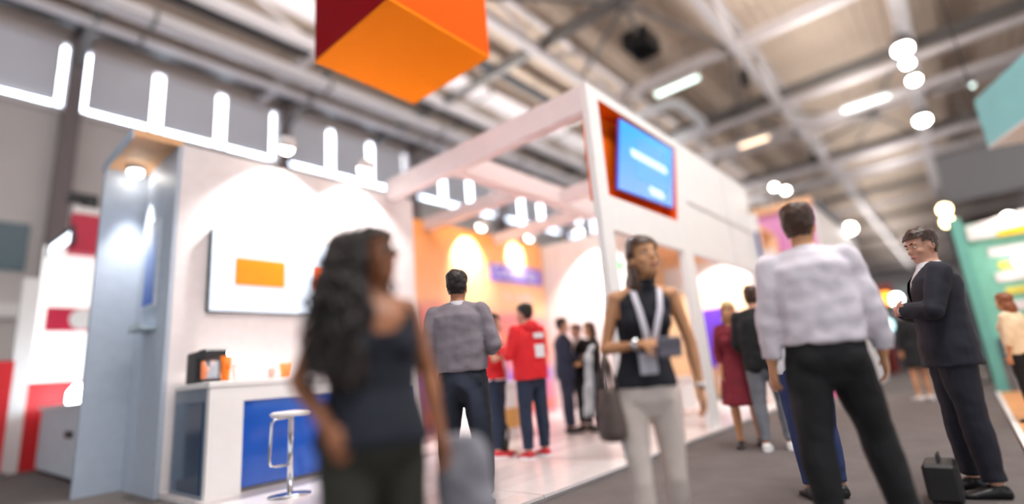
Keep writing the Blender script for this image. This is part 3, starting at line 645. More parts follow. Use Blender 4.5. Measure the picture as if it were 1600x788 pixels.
T_M = [(.80, .10, .085), (.86, .155, .11), (.93, .168, .118), (1.02, .158, .112), (1.12, .148, .102), (1.22, .158, .108), (1.32, .172, .118), (1.39, .172, .106), (1.44, .135, .082), (1.48, .075, .064), (1.52, .055, .056)]
T_F = [(.80, .10, .085), (.86, .165, .115), (.93, .172, .12), (1.02, .148, .108), (1.10, .125, .092), (1.20, .132, .098), (1.30, .148, .115), (1.38, .148, .098), (1.43, .115, .075), (1.48, .058, .054), (1.52, .046, .048)]
HEADR = [(-.118, .05, .022, .026), (-.10, .04, .042, .05), (-.065, .018, .056, .076), (-.02, .005, .067, .09), (.02, 0, .073, .096), (.06, -.004, .073, .094), (.09, -.008, .063, .081), (.112, -.012, .042, .055), (.122, -.012, .018, .024)]

class Person:
    def __init__(s, label, x, y, z, phi, H, female=False, lean=(0, 0), twist=0., armR=None, armL=None, legR=None, legL=None, head=(0, 0), skin=None, voxel=.010, group=None, build=1.0, footR=0, footL=0):
        s.S = H/1.75; s.T = T_F if female else T_M; s.fem = female; s.bw = build
        s.vox = voxel; s.lean = lean; s.tw = R(twist)
        s.root = thing('person', label, 'person', (x, y, z), group, R(phi-90))
        V = Vector
        hx = .092
        td = lambda d: V(d).normalized()
        s.leg = {}
        lr = legR or ((.02, .0, -1), (0, -.02, -1)); ll = legL or ((-.02, .0, -1), (0, -.02, -1))
        zlo = 9
        for k, sg, (a, b), fy in (('R', 1, lr, footR), ('L', -1, ll, footL)):
            hip = V((sg*hx, 0, .90)); knee = hip + td(a)*.425; ank = knee + td(b)*.40
            s.leg[k] = [hip, knee, ank, R(fy)]; zlo = min(zlo, ank.z)
        dz = .085 - zlo
        s.dz = dz
        for k in s.leg: s.leg[k][:3] = [p + V((0, 0, dz)) for p in s.leg[k][:3]]
        sw = .158 if female else .182
        s.arm = {}
        ar = armR or ((.16, -.03, -1), (.05, .18, -1)); al = armL or ((-.16, -.03, -1), (-.05, .18, -1))
        for k, sg, a in (('R', 1, ar), ('L', -1, al)):
            sh = s.sp(1.42) + Matrix.Rotation(s.tw, 3, 'Z') @ V((sg*sw, -.005, 0))
            el = sh + td(a[0])*.285; wr = el + td(a[1])*.25
            hd = td(a[2]) if len(a) > 2 else td(a[1]); pn = V(a[3]).normalized() if len(a) > 3 else V((-sg, .3, 0))
            curl = a[4] if len(a) > 4 else .35
            s.arm[k] = [sh, el, wr, hd, pn, curl, sg]
        s.hp = s.sp(1.632) + V((0, .018, 0))
        s.HM = Matrix.Translation(s.hp) @ Matrix.Rotation(s.tw*.5 + R(head[0]), 4, 'Z') @ Matrix.Rotation(R(head[1]), 4, 'X')
        s.skin = skin or M_SKINL
    def sp(s, z):
        k = max(0, z - .95); return Vector((s.lean[0]*k, s.lean[1]*k, z + s.dz))
    # ---- volumes
    def torso(s, mb, inf=0., z0=.80, z1=1.52, top=None, n=24, rel=0., flare=0.):
        zs = sorted(set([z0, z1] + [t[0] for t in s.T if z0 < t[0] < z1])); rs = []
        for z in zs:
            rx = np.interp(z, [t[0] for t in s.T], [t[1] for t in s.T])*s.bw; ry = np.interp(z, [t[0] for t in s.T], [t[2] for t in s.T])*s.bw
            if z > 1.40 and inf > .012: k = .6
            else: k = 1
            extra = flare*max(0, (1.15 - z))
            if rel: rx = max(rx, rel*.165*s.bw) if z < 1.35 else rx; ry = max(ry, rel*.11*s.bw) if z < 1.35 else ry
            rx += inf*k + extra; ry += inf*k + extra
            tw = s.tw * min(1, max(0, (z-.95)/.4)); c = s.sp(z); ring = []
            for i in range(n):
                a = 2*math.pi*i/n; ca, sa = math.cos(a), math.sin(a)
                px, py = rx*abs(ca)**.85*(1 if ca > 0 else -1), ry*abs(sa)**.85*(1 if sa > 0 else -1)
                ring.append(c + Matrix.Rotation(tw, 3, 'Z') @ Vector((px, py, 0)))
            rs.append(ring)
        mb.rings(rs)
        if s.fem and z1 > 1.3:
            for sg in (-1, 1):
                p = s.sp(1.27) + Matrix.Rotation(s.tw, 3, 'Z') @ Vector((sg*.066, .075, 0)); mb.ell(p, .058+inf, .055+inf, .06+inf)
        if z0 < .86:
            for sg in (-1, 1): mb.ell((sg*.075, -.055, .90+s.dz), .08+inf, .07+inf, .085+inf)
    def armv(s, mb, k, inf=0., t0=0., t1=2., n=12, flare=0.):
        sh, el, wr = s.arm[k][:3]; f = .85 if s.fem else 1.0
        tt = [0, .3, .6, .85, 1, 1.15, 1.35, 1.7, 2.0]; rr = [.050, .049, .044, .040, .039, .041, .040, .031, .026]
        ts = [t0] + [t for t in tt if t0 < t < t1] + [t1]; P, Q = [], []
        for t in ts:
            p = sh.lerp(el, t) if t <= 1 else el.lerp(wr, t-1)
            P.append(p); Q.append(np.interp(t, tt, rr)*f*s.bw + inf + flare*t)
        mb.tube(P, [float(q) for q in Q], n)
        if t0 == 0:
            mb.ell(sh, (.051*f+inf), (.052*f+inf), (.052*f+inf))
            mb.tube([s.sp(1.465), s.sp(1.455).lerp(sh, .5), sh + Vector((0, 0, -.006))], [.05*f+inf*.6, .052*f+inf*.7, .046*f+inf], 12)
        if t0 < 1 < t1: mb.ell(el, .04*f+inf, .04*f+inf, .04*f+inf)
    def legv(s, mb, k, inf=0., t0=0., t1=2., n=14, flare=0., wide=0.):
        hip, kn, an, fy = s.leg[k]
        tt = [-.08, 0, .25, .5, .8, 1, 1.25, 1.5, 1.8, 2.0]; rr = [.08, .088, .086, .076, .062, .056, .056, .05, .038, .036]
        ts = [t for t in tt if t < t1 and t >= t0-.1] + [t1]; P, Q = [], []
        for t in ts:
            p = hip.lerp(kn, t) if t <= 1 else kn.lerp(an, t-1)
            P.append(p); Q.append(float(np.interp(t, tt, rr))*s.bw + inf + flare*max(0, t))
        mb.tube(P, Q, n, ref=(1, 0, 0))
        if t0 <= 1 <= t1: mb.ell(kn, .054*s.bw+inf, .056*s.bw+inf, .06+inf)
    def footv(s, mb, k, inf=0.):
        hip, kn, an, fy = s.leg[k]; M = Matrix.Translation((an.x, an.y, an.z-.085)) @ Matrix.Rotation(fy, 4, 'Z')
        rs = []
        for y, hw, h in ((-.065, .022, .05), (-.05, .034, .075), (0, .038, .085), (.06, .042, .068), (.12, .047, .045), (.165, .042, .034), (.19, .022, .022)):
            rs.append([M @ Vector(((hw+inf)*math.cos(2*math.pi*i/14), y*(1+inf*4), max(0, h/2 + (h/2+inf*.6)*math.sin(2*math.pi*i/14)))) for i in range(14)])
        mb.rings(rs); mb.tube([an, (an.x, an.y, an.z-.05)], [.036+inf, .036+inf], 12)
    def handv(s, mb, k):
        sh, el, wr, d, pn, curl, sg = s.arm[k]; pn = (pn - d*pn.dot(d)).normalized(); sd = d.cross(pn)
        if sd.dot(Vector((0, 1, .2))) < 0: thumb = -1
        else: thumb = 1
        f = .92 if s.fem else 1.0
        rs = []
        for t, hw, ht in ((-.01, .024, .02), (.02, .032, .017), (.055, .039, .016), (.09, .040, .013)):
            c = wr + d*t*f; rs.append([c + sd*(hw*f*math.cos(2*math.pi*i/14)) + pn*(ht*math.sin(2*math.pi*i/14)) for i in range(14)])
        mb.rings(rs)
        for j, L in enumerate((.072, .080, .075, .060)):
            p = wr + d*.083*f + sd*thumb*(.031 - .0205*j)*f; q = d.copy(); pts = [p]
            sp_ = sd*thumb*(.10 - .065*j)
            for m_ in range(3):
                a = curl*(.7+.5*m_); q = (q*math.cos(a) + pn*math.sin(a)).normalized()
                p = p + (q + sp_*.5).normalized()*L*f*(.42, .33, .27)[m_]; pts.append(p)
            mb.tube(pts, [.0088, .0085, .0080, .0068], 8)
        p0 = wr + d*.025 + sd*thumb*.026; p1 = p0 + (d*.6 + sd*thumb*.6 + pn*.35).normalized()*.042; p2 = p1 + (d*.85 + sd*thumb*.2 + pn*.45).normalized()*.03
        mb.tube([p0, p1, p2], [.012, .0105, .008], 8)
    def headv(s, mb, inf=0., ears=True):
        rs = []
        for z, yc, rx, ry in HEADR:
            zz = z + (inf if z > .05 else (-inf if z < -.1 else 0))
            rs.append([s.HM @ Vector(((rx+inf)*math.cos(2*math.pi*i/20), yc + (ry+inf)*math.sin(2*math.pi*i/20), zz)) for i in range(20)])
        mb.rings(rs)
        if ears:
            mb.ell((0, .098, -.022), .013, .02, .02, s.HM); mb.ell((0, .088, .004), .010, .014, .03, s.HM)
            mb.ell((0, .086, -.066), .026, .014, .014, s.HM); mb.ell((0, .074, -.098), .022, .018, .018, s.HM)
            for sg in (-1, 1):
                mb.ell((sg*.073, -.008, -.012), .010, .022, .033, s.HM); mb.ell((sg*.030, .08, .028), .026, .014, .010, s.HM); mb.ell((sg*.04, .062, -.03), .024, .022, .024, s.HM)
    def neckv(s, mb, inf=0.):
        r_ = .047 if s.fem else .056
        mb.tube([s.sp(1.42), s.sp(1.49), s.HM @ Vector((0, -.012, -.05))], [r_*1.25+inf, r_+inf, r_+inf], 14)
    # ---- parts
    def body(s, fingers=True):
        mb = MB(); s.torso(mb); s.neckv(mb); s.headv(mb)
        for k in 'RL':
            s.armv(mb, k); s.legv(mb, k); s.footv(mb, k); s.handv(mb, k)
        me = remesh(mb, s.vox, 2, s.S)
        return link('body', me, s.skin, s.root, True, True)
    def face(s, lips=(150, 84, 76), brow=(40, 28, 22), glasses=False):
        ml = mat('lip_%d_%d' % lips[:2], lips, .5); mw = mat('eye_white', (235, 230, 226), .3); mi = mat('iris', (40, 28, 20), .2); mbw = mat('brow_%d' % brow[0], brow, .8)
        def put(nm, mb, m, par=None):
            me = mb.mesh(nm); me.transform(Matrix.Scale(s.S, 4)); return link(nm, me, m, par or s.root, True, True)
        for sg in (-1, 1):
            e = put('eye', MB().ell((sg*.031, .0815, .004), .0125, .010, .0065, s.HM), mw)
            put('iris', MB().ell((sg*.031, .0895, .004), .0052, .003, .0052, s.HM), mi, e)
            put('eyebrow', MB().tube([s.HM @ Vector((sg*.014, .094, .026)), s.HM @ Vector((sg*.032, .092, .032)), s.HM @ Vector((sg*.05, .078, .026))], [.004, .005, .003], 6), mbw)
        put('lips', MB().ell((0, .097, -.066), .023, .008, .008, s.HM), ml)
        if glasses:
            mg = mat('dark_glasses', (20, 18, 20), .15); g = MB()
            for sg in (-1, 1): g.ell((sg*.034, .098, .006), .028, .008, .020, s.HM); g.tube([s.HM @ Vector((sg*.06, .09, .01)), s.HM @ Vector((sg*.082, .0, .008))], .003, 6)
            g.tube([s.HM @ Vector((-.012, .106, .01)), s.HM @ Vector((.012, .106, .01))], .003, 6); put('sunglasses', g, mg)
    def piece(s, name, mb, m, amp=.0, freq=6., cut=None, it=3, vox=None):
        me = remesh(mb, vox or max(s.vox, .010), it, s.S, amp, freq, cut, seed=len(s.root.name)+int(s.hp.x*100))
        return link(name, me, m, s.root, True, True)
    def hair(s, m, style='short', extra=None):
        mb = MB(); inf = {'short': .013, 'long': .012}[style]
        s.headv(mb, inf, False)
        if extra: extra(mb)
        IM = s.HM.inverted()
        def cut(c):
            p = IM @ c
            if style == 'short':
                if p.y > .045: return p.z < .062
                if p.y > -.005: return p.z < .03
                return p.z < -.065 or (p.z < -.02 and abs(p.x) > .055 and p.y > -.03)
            if p.y > .035: return p.z < .066 and abs(p.x) < .2 and p.z > -.16
            if p.y > .0: return p.z < .02 and abs(p.x) < .074 and p.z > -.13
            return False
        return s.piece('hair', mb, m, .008 if style == 'short' else .012, 28 if style == 'short' else 14, cut, 2, .009)
    def trousers(s, m, inf=.014, flare=0., t1=1.96, top=1.03, amp=.008):
        mb = MB(); s.torso(mb, inf, .785, top); mb.ell((0, -.01, .83 + s.dz), .12+inf, .09+inf, .07+inf)
        for k in 'RL': s.legv(mb, k, inf, 0, t1, flare=flare)
        return s.piece('trousers', mb, m, amp, 7)
    def shoes(s, m, sole=None):
        for k in 'RL':
            mb = MB(); s.footv(mb, k, .008); o = s.piece('shoe', mb, m)
            if sole:
                hip, kn, an, fy = s.leg[k]; M = Matrix.Translation((an.x, an.y, an.z-.085)) @ Matrix.Rotation(fy, 4, 'Z'); q = MB()
                q.rings([[M @ Vector((hw*math.cos(2*math.pi*i/18)*(1), .062+.15*math.sin(2*math.pi*i/18), z)) for i in range(18)] for hw, z in ((.052, 0), (.054, .022))])
                me = q.mesh('sole'); me.transform(Matrix.Scale(s.S, 4)); link('sole', me, sole, o, False, True)
    def shirt(s, m, inf=.016, z0=.90, sleeve=1.9, name='shirt', amp=.010, cut=None, rel=0., collar=True, flare=0., sflare=0., z1=1.47, mcol=None):
        mb = MB(); s.torso(mb, inf, z0, z1, rel=rel, flare=flare)
        if sleeve > 0:
            for k in 'RL': s.armv(mb, k, inf*.8, 0, sleeve, flare=sflare)
        o = s.piece(name, mb, m, amp, 6.5, cut)
        if collar:
            q = MB(); r_ = .052 if s.fem else .062
            a, b = s.sp(1.455), s.sp(1.51); n = 20; rs = []
            for c, rr in ((a, r_*1.3), (b, r_*1.08), (b, r_*.98), (a, r_*1.15)):
                rs.append([c + Vector((rr*math.cos(2*math.pi*i/n), rr*1.05*math.sin(2*math.pi*i/n) + .004, 0)) for i in range(n)])
            q.rings(rs, False); me = q.mesh('collar'); me.transform(Matrix.Scale(s.S, 4)); link('collar', me, mcol or m, o, True, True)
        return o
    def belt(s, m, z=1.02, inf=.024):
        mb = MB(); s.torso(mb, inf, z-.018, z+.018); me = mb.mesh('belt'); me.transform(Matrix.Scale(s.S, 4)); link('belt', me, m, s.root, True, True)
    def put(s, name, mb, m, par=None, smooth=True):
        me = mb.mesh(name); me.transform(Matrix.Scale(s.S, 4)); return link(name, me, m, par or s.root, smooth, True)
    def world(s, p):
        return s.root.matrix_basis @ (Vector(p)*s.S)

M_HAIRD = mat('dark_hair', (38, 28, 24), .5, var=.3, scale=40); M_HAIRB = mat('brown_hair', (70, 46, 32), .5, var=.3, scale=40); M_HAIRF = mat('blond_hair', (190, 155, 105), .5, var=.2, scale=40)
M_NAVYC = mat('navy_cloth', (26, 30, 42), .85, var=.12, bump=.07); M_BLK = mat('black_cloth', (20, 21, 24), .85, var=.12, bump=.07); M_OLIVE = mat('olive_cloth', (46, 46, 38), .85, var=.15, bump=.07)
M_GREYC = mat('grey_shirting', (132, 122, 130), .8, var=.08, bump=.07, bscale=90); M_LAV = mat('white_shirting', (226, 218, 227), .75, var=.05, bump=.07); M_WSH = mat('bright_white_cloth', (236, 234, 238), .8, var=.03)
M_JEAN = mat('dark_denim', (34, 44, 66), .85, var=.15, bump=.07, bscale=120); M_REDJ = mat('red_jacket_cloth', (220, 24, 34), .7, var=.06); M_BEIGE = mat('beige_cloth', (216, 202, 194), .8, var=.06, bump=.06)
M_GRT = mat('grey_trouser_cloth', (118, 120, 128), .85, var=.1); M_MAR = mat('maroon_cloth', (120, 24, 40), .8, var=.1); M_SHOEB = mat('black_leather', (20, 18, 20), .35); M_SHOEW = mat('white_shoe', (225, 222, 220), .6); M_SHOER = mat('red_shoe', (200, 40, 50), .6)

# --- curly-haired woman at the front
p = Person('woman with long dark curly hair, navy top and olive trousers, hands in pockets', 1.11, 1.63, 0, -106, 1.60, True,
           armR=((.40, -.25, -1), (-.40, .95, -1), (-.5, .3, -1), (-.2, -1, 0), .25), armL=((-.30, -.02, -1), (-.06, .26, -1), (-.02, .3, -1), (1, .1, 0), .3),
           legR=((.06, .12, -1), (0, -.1, -1)), legL=((-.05, .0, -1), (0, -.12, -1)), head=(44, 3), skin=M_SKINB, voxel=.007, build=1.13)
p.body(); p.face((140, 70, 62), (26, 20, 18), glasses=True)
p.trousers(M_OLIVE, .015, top=.97, amp=.005); p.shoes(M_SHOEB)
def cut_tank(c):
    d = c - p.sp(c.z - p.dz)
    x = abs(d.x)
    if c.z - p.dz > 1.305 + (x/.11)**2*.08 and d.y > .0 and x < .125: return True
    if c.z - p.dz > 1.40 + (x/.1)**2*.05 and x < .10: return True
    return x > .150 and c.z - p.dz > 1.29
p.shirt(M_NAVYC, .026, .90, 0, 'tank_top', .003, cut_tank, collar=False, z1=1.46)
HM = p.HM
def curly(mb):
    for c, r_ in (((0, -.03, .03), (.105, .115, .11)), ((0, -.08, -.06), (.13, .09, .12)), ((.06, -.10, -.18), (.13, .09, .13)), ((.07, -.11, -.30), (.14, .085, .13)), ((.09, -.10, -.42), (.12, .075, .12)), ((.12, -.02, -.22), (.055, .075, .16)), ((-.09, -.06, -.12), (.06, .08, .12)), ((-.11, -.05, -.22), (.05, .07, .10)), ((.13, -.04, -.40), (.07, .07, .14))):
        mb.ell(c, *r_, HM)
h = p.hair(M_HAIRD, 'long', curly)
rs_ = random.Random(5); cm = MB()
for k in range(170):
    a = rs_.uniform(100, 420); z0 = rs_.uniform(-.02, .145); rr = (.045 if z0 > .115 else .09 if z0 > .08 else .105) + rs_.uniform(0, .03); L = rs_.uniform(.25, .55)
    x0, y0 = rr*math.cos(R(a))*1.05, rr*math.sin(R(a)) - .04
    if y0 > .03 and abs(x0) < .1: continue
    pts = []; ph = rs_.uniform(0, 6)
    for i in range(26):
        t_ = i/25; pts.append(HM @ Vector((x0*(1+.5*t_) + .05*t_ + .013*min(1, t_*5+.2)*math.cos(ph+i*.9), y0*(1+.25*t_) - .04*t_ + .013*min(1, t_*5+.2)*math.sin(ph+i*.9), z0 - L*t_)))
    cm.tube(pts, [.008]*24 + [.006, .002], 5)
co = p.put('curls', cm, M_HAIRD, h); co['kind'] = 'stuff'
# grey cloth bag hanging at her side
wv = p.world(p.arm['L'][2] + Vector((-.07, .05, .02)))
t = thing('cloth_bag', 'grey cloth shoulder bag hanging beside the curly-haired woman', 'bag', (wv.x, wv.y, wv.z-.42), rz=R(-70))
mb = MB(); mb.rings([[Vector((rx*math.cos(2*math.pi*i/18), ry*math.sin(2*math.pi*i/18), z)) for i in range(18)] for z, rx, ry in ((.04, .08, .04), (.07, .11, .055), (.2, .12, .06), (.36, .10, .04), (.40, .09, .03))])
me = remesh(mb, .012, 2, 1, .012, 9); link('bag_body', me, mat('grey_cloth_bag', (138, 136, 144), .9, var=.25, scale=6), t, True, True)
MB().tube([(-.08, 0, .39), (-.06, 0, .55), (0, .0, .60), (.06, 0, .55), (.08, 0, .39)], .011, 8).build('strap', mat('denim_strap', (70, 78, 100), .8), t, smooth=True, local=True)

# --- man in grey shirt seen from behind
p = Person('man in a grey shirt and navy trousers seen from behind on the platform', 2.95, 3.1, PZ, 36, 1.83, lean=(0, -.02), armR=((.34, -.12, -1), (-.35, .85, -.1)), armL=((-.30, -.1, -1), (.12, .6, -.9)), legR=((.08, 0, -1), (0, 0, -1)), legL=((-.08, .0, -1), (0, 0, -1)), head=(-6, 0), skin=M_SKINB, voxel=.008, build=1.04)
p.body(); p.face(); p.trousers(M_NAVYC, .018, .004); p.shirt(M_GREYC, .026, .97, 1.55, amp=.014, rel=1.05, mcol=mat('pale_collar', (200, 196, 202), .8)); p.belt(M_BLK, 1.0, .022); p.hair(M_HAIRD); p.shoes(M_SHOEB)

# --- group in the booth
p = Person('man in a red hooded jacket with white print, jeans and red shoes', 5.05, 4.1, PZ, 78, 1.80, armR=((.3, .2, -1), (-.5, .8, .2)), armL=((-.35, .15, -1), (.3, .9, .35)), legR=((.07, 0, -1), (0, 0, -1)), legL=((-.07, 0, -1), (0, 0, -1)), head=(20, 0), voxel=.010)
p.body(); p.face(); p.trousers(M_JEAN, .018, .004); j = p.shirt(M_REDJ, .035, .86, 1.92, 'jacket', .012, rel=1.1); p.hair(M_HAIRD); p.shoes(M_SHOER, M_WSH)
mb = MB(); mb.ell(p.sp(1.46) + Vector((0, -.095, 0)), .11, .07, .09); p.put('hood', mb, M_REDJ, j)
for z, hw, hh in ((1.36, .09, .03), (1.18, .085, .075)):
    mb = MB(); mb.rings([[p.sp(zz) + Vector((x*.8 + .04, -.165 - .0*zz, 0)) for x in (-hw, hw)] + [p.sp(zz) + Vector((x*.8 + .04, -.150, 0)) for x in (hw, -hw)] for zz in (z-hh, z+hh)]); p.put('white_print', mb, M_WSH, j, False)
p = Person('person in a white and red top facing the red hooded jacket', 4.98, 4.62, PZ, -60, 1.74, True, armR=((.35, .2, -1), (-.3, .9, .3)), armL=((-.2, .1, -1), (.2, .8, .4)), voxel=.011, head=(10, 0))
p.body(); p.face(); p.trousers(M_JEAN, .016); p.shirt(M_WSH, .02, .9, .7, 'top'); p.shirt(M_REDJ, .03, .92, .0, 'waistcoat', .006, lambda c: abs((c - p.sp(c.z - p.dz)).x) < .05 and c.y > 0, collar=False, z1=1.42); p.hair(M_HAIRB, 'long', lambda mb: mb.ell((0, -.06, -.1), .085, .06, .12, p.HM)); p.shoes(M_SHOER, M_WSH)
def suit_up(p, cloth, shirt_m=M_WSH, tie=None):
    p.trousers(cloth, .016, .006)
    p.shirt(shirt_m, .012, .95, 1.98, 'shirt', .0)
    def v(c):
        d = c - p.sp(c.z - p.dz); z = c.z - p.dz
        return d.y > .02 and z > 1.14 and abs(d.x) < (z - 1.12)*.26
    p.shirt(cloth, .028, .80, 1.88, 'suit_jacket', .008, v, rel=1.0, collar=False, z1=1.475, flare=.06)
    p.shoes(M_SHOEB)
p = Person('man in a navy suit standing in front of the white end wall', 7.05, 5.0, PZ, -42, 1.79, armR=((.1, .1, -1), (-.4, .8, -.1)), armL=((-.12, 0, -1), (-.05, .3, -1)), voxel=.012)
p.body(); p.face(); suit_up(p, mat('navy_suit', (36, 44, 66), .8, var=.1)); p.hair(M_HAIRD)
p = Person('man in a black suit half hidden between navy suit and dark-jacketed woman', 7.5, 5.0, PZ, 160, 1.70, armR=((.2, .1, -1), (-.4, .8, .1)), voxel=.013)
p.body(); p.face(); suit_up(p, M_BLK); p.hair(M_HAIRB)
p = Person('woman in a dark jacket and grey skirt right of the navy suit', 7.3, 4.6, PZ, 140, 1.68, True, armR=((.2, .1, -1), (-.3, .8, .1)), armL=((-.25, .1, -1), (.3, .8, -.2)), legR=((.04, .05, -1), (0, -.1, -1)), voxel=.012, skin=M_SKINW)
p.body(); p.face(); p.shirt(M_BLK, .026, .92, 1.9, 'jacket', .008, collar=False)
mb = MB(); p.torso(mb, .02, .86, 1.03); mb.rings([[Vector((rx*math.cos(2*math.pi*i/20), ry*math.sin(2*math.pi*i/20), z + p.dz)) for i in range(20)] for z, rx, ry in ((.92, .19, .14), (.7, .20, .16), (.55, .21, .17))]); p.piece('skirt', mb, mat('charcoal_skirt', (74, 76, 84), .85)); mb = MB()
for k in 'RL': p.legv(mb, k, .004)
p.piece('tights', mb, mat('brown_tights', (70, 52, 46), .7)); p.hair(M_HAIRB, 'long', lambda mb: mb.ell((0, -.04, -.06), .095, .085, .11, p.HM)); p.shoes(M_SHOEB)

# --- walking woman with lanyard
p = Person('woman with a lanyard in sleeveless dark top and light trousers walking forward', 2.57, 1.325, 0, -140, 1.70, True, lean=(-.12, 0),
           armR=((.30, -.10, -1), (-.62, .72, .02), (-.80, .55, -.05), (0, -.6, -.6), .5), armL=((-.26, -.04, -1), (-.05, .06, -1), (0, .1, -1), (1, .1, 0), .35),
           legR=((.0, .16, -1), (.0, -.10, -1)), legL=((-.02, .0, -1), (.02, -.34, -1)), head=(16, 8), skin=M_SKINW, voxel=.007, build=.94)
p.body(); p.face((160, 80, 72), (50, 34, 26)); p.trousers(M_BEIGE, .006, -.001, top=1.01, amp=.004); p.shoes(M_SHOEB)
PW = p
def cut_sl(c):
    d = c - PW.sp(c.z - PW.dz); z = c.z - PW.dz
    return (abs(d.x) > .142 and z > 1.30)
p.shirt(mat('dark_navy_knit', (24, 24, 34), .85, var=.12, bump=.07), .013, .93, 0, 'sleeveless_top', .006, cut_sl, collar=True, z1=1.475)
def lh(mb):
    for c, r_ in (((0, -.05, -.06), (.09, .07, .11)), ((.05, -.06, -.16), (.06, .05, .11)), ((.075, -.02, -.14), (.03, .05, .11)), ((-.04, -.07, -.16), (.05, .04, .09))): mb.ell(c, *r_, PW.HM)
p.hair(M_HAIRB, 'long', lh)
yk = lambda z, e=.0: float(np.interp(z, [t[0] for t in p.T], [t[2] for t in p.T])) + .03 + e
lan = MB()
for sg in (-1, 1):
    pts = [p.sp(1.49) + Vector((sg*.03, -.06, 0)), p.sp(1.48) + Vector((sg*.072, -.005, .0)), p.sp(1.43) + Vector((sg*.072, .085, 0)), p.sp(1.33) + Vector((sg*.056, .148, 0)), p.sp(1.22) + Vector((sg*.03, .165, 0)), p.sp(1.11) + Vector((sg*.006, .150, 0))]
    lan.tube(pts, .016, 6, flat=.22, ref=(1, 0, 0))
l_ = p.put('lanyard', lan, mat('pale_lanyard', (224, 218, 228), .7))
mb = MB(); mb.box(-.045, .045, .148, .154, 1.0+p.dz, 1.11+p.dz); p.put('badge', mb, mat('badge_grey', (190, 186, 196), .5), l_, False)
a, b, w_ = p.arm['R'][1:3] + [None]; q = b.lerp(a, .14); dr = (b-a).normalized()
mb = MB(); mb.tube([q - dr*.012, q + dr*.012], .036, 16); wt = p.put('wristwatch', mb, M_CHROME)
q = p.arm['L'][2] + Vector((0, 0, .02)); mb = MB(); mb.tube([q, q + Vector((0, 0, .018))], .034, 16); p.put('bracelet', mb, M_SHOEW)
# her clutch and handbag
hw_ = p.world(p.arm['R'][2] + p.arm['R'][3]*.13); fr = R(-140-90)
t = thing('clutch_bag', 'flat grey clutch held at the waist by the walking woman', 'bag', hw_ + Vector((0, 0, -.09)), rz=fr)
MB().box(-.07, .05, -.012, .012, .02, .12).build('pouch', mat('grey_leather', (110, 104, 116), .5), t, .008, local=True); MB().box(-.07, .05, .012, .015, .07, .115).build('flap', mat('grey_leather_dark', (92, 88, 100), .5), t, .0, local=True)
ew = p.world(p.arm['R'][1].lerp(p.arm['R'][2], .12) + Vector((.035, 0, -.02)))
t = thing('handbag', 'brown grey handbag hanging on the forearm of the walking woman', 'bag', ew + Vector((0, 0, -.44)), rz=fr)
mb = MB(); mb.rings([[Vector((rx*math.cos(2*math.pi*i/18), ry*math.sin(2*math.pi*i/18), z)) for i in range(18)] for z, rx, ry in ((0, .06, .12), (.03, .075, .15), (.15, .07, .15), (.25, .045, .12))])
me = remesh(mb, .012, 2, 1, .008, 9); link('bag_body', me, mat('brown_leather', (92, 78, 72), .5), t, True, True)
for x in (-.03, .03): MB().tube([(x, -.09, .24), (x*.5, -.05, .38), (0, .0, .435), (x*.5, .05, .38), (x, .09, .24)], .009, 8).build('handle', MATS['brown_leather'], t, smooth=True, local=True)
t = thing('folded_scarf', 'pale scarf draped behind the handbag of the walking woman', 'scarf', ew + Vector((-.02, .06, -.42)), rz=fr)
mb = MB(); mb.rings([[Vector((x0 + rx*math.cos(2*math.pi*i/14), ry*math.sin(2*math.pi*i/14), z)) for i in range(14)] for z, rx, ry, x0 in ((.1, .032, .02, .05), (.22, .03, .02, .04), (.42, .022, .02, .02), (.47, .018, .02, -.01))])
me = remesh(mb, .01, 2, 1, .01, 12); link('scarf_cloth', me, mat('pale_scarf_cloth', (214, 208, 210), .85), t, True, True)

# --- people near the aisle
p = Person('man in a black jacket, grey trousers and white sneakers beside the portal', 6.35, 1.78, 0, 10, 1.78, armR=((.2, .0, -1), (-.1, .5, -.8)), armL=((-.2, .1, -1), (.2, .7, -.5)), legR=((.05, .14, -1), (0, -.05, -1)), legL=((-.05, -.06, -1), (0, -.14, -1)), voxel=.011)
p.body(); p.face(); p.trousers(M_GRT, .018); p.shirt(M_BLK, .034, .84, 1.92, 'jacket', .01, rel=1.1); p.hair(M_HAIRB); p.shoes(M_SHOEW, M_WSH)
p = Person('blond woman in a maroon dress beside the man in black jacket', 6.5, 2.12, 0, 190, 1.66, True, armR=((.2, .0, -1), (-.1, .3, -1)), legR=((.02, .2, -1), (0, -.1, -1)), legL=((-.02, -.1, -1), (0, -.3, -1)), voxel=.011, skin=M_SKINW)
p.body(); p.face(); mb = MB(); p.torso(mb, .022, .84, 1.46); mb.rings([[Vector((rx*math.cos(2*math.pi*i/20), ry*math.sin(2*math.pi*i/20), z + p.dz)) for i in range(20)] for z, rx, ry in ((1.0, .18, .13), (.8, .22, .19), (.5, .26, .25))])
for k in 'RL': p.armv(mb, k, .016, 0, 1.6)
p.piece('dress', mb, M_MAR, .012, 6); p.hair(M_HAIRF, 'long', lambda mb: [mb.ell((0, -.05, -.08), .1, .08, .13, p.HM), mb.ell((0, -.05, -.2), .09, .06, .1, p.HM)]); p.shoes(M_SHOEB)
p = Person('person in a white top and blue jeans mostly hidden behind the white-shirted man', 4.4, .98, 0, 30, 1.66, True, voxel=.012, legR=((.05, .12, -1), (0, -.1, -1)))
p.body(); p.face(); p.trousers(mat('blue_denim', (44, 58, 104), .85), .016); p.shirt(M_WSH, .022, .9, 1.2, 'top'); p.hair(M_HAIRD, 'long', lambda mb: mb.ell((0, -.05, -.08), .09, .07, .12, PH.HM)) if False else None
PH = p; p.hair(M_HAIRD, 'long', lambda mb: mb.ell((0, -.05, -.08), .09, .07, .12, PH.HM)); p.shoes(M_SHOEB)
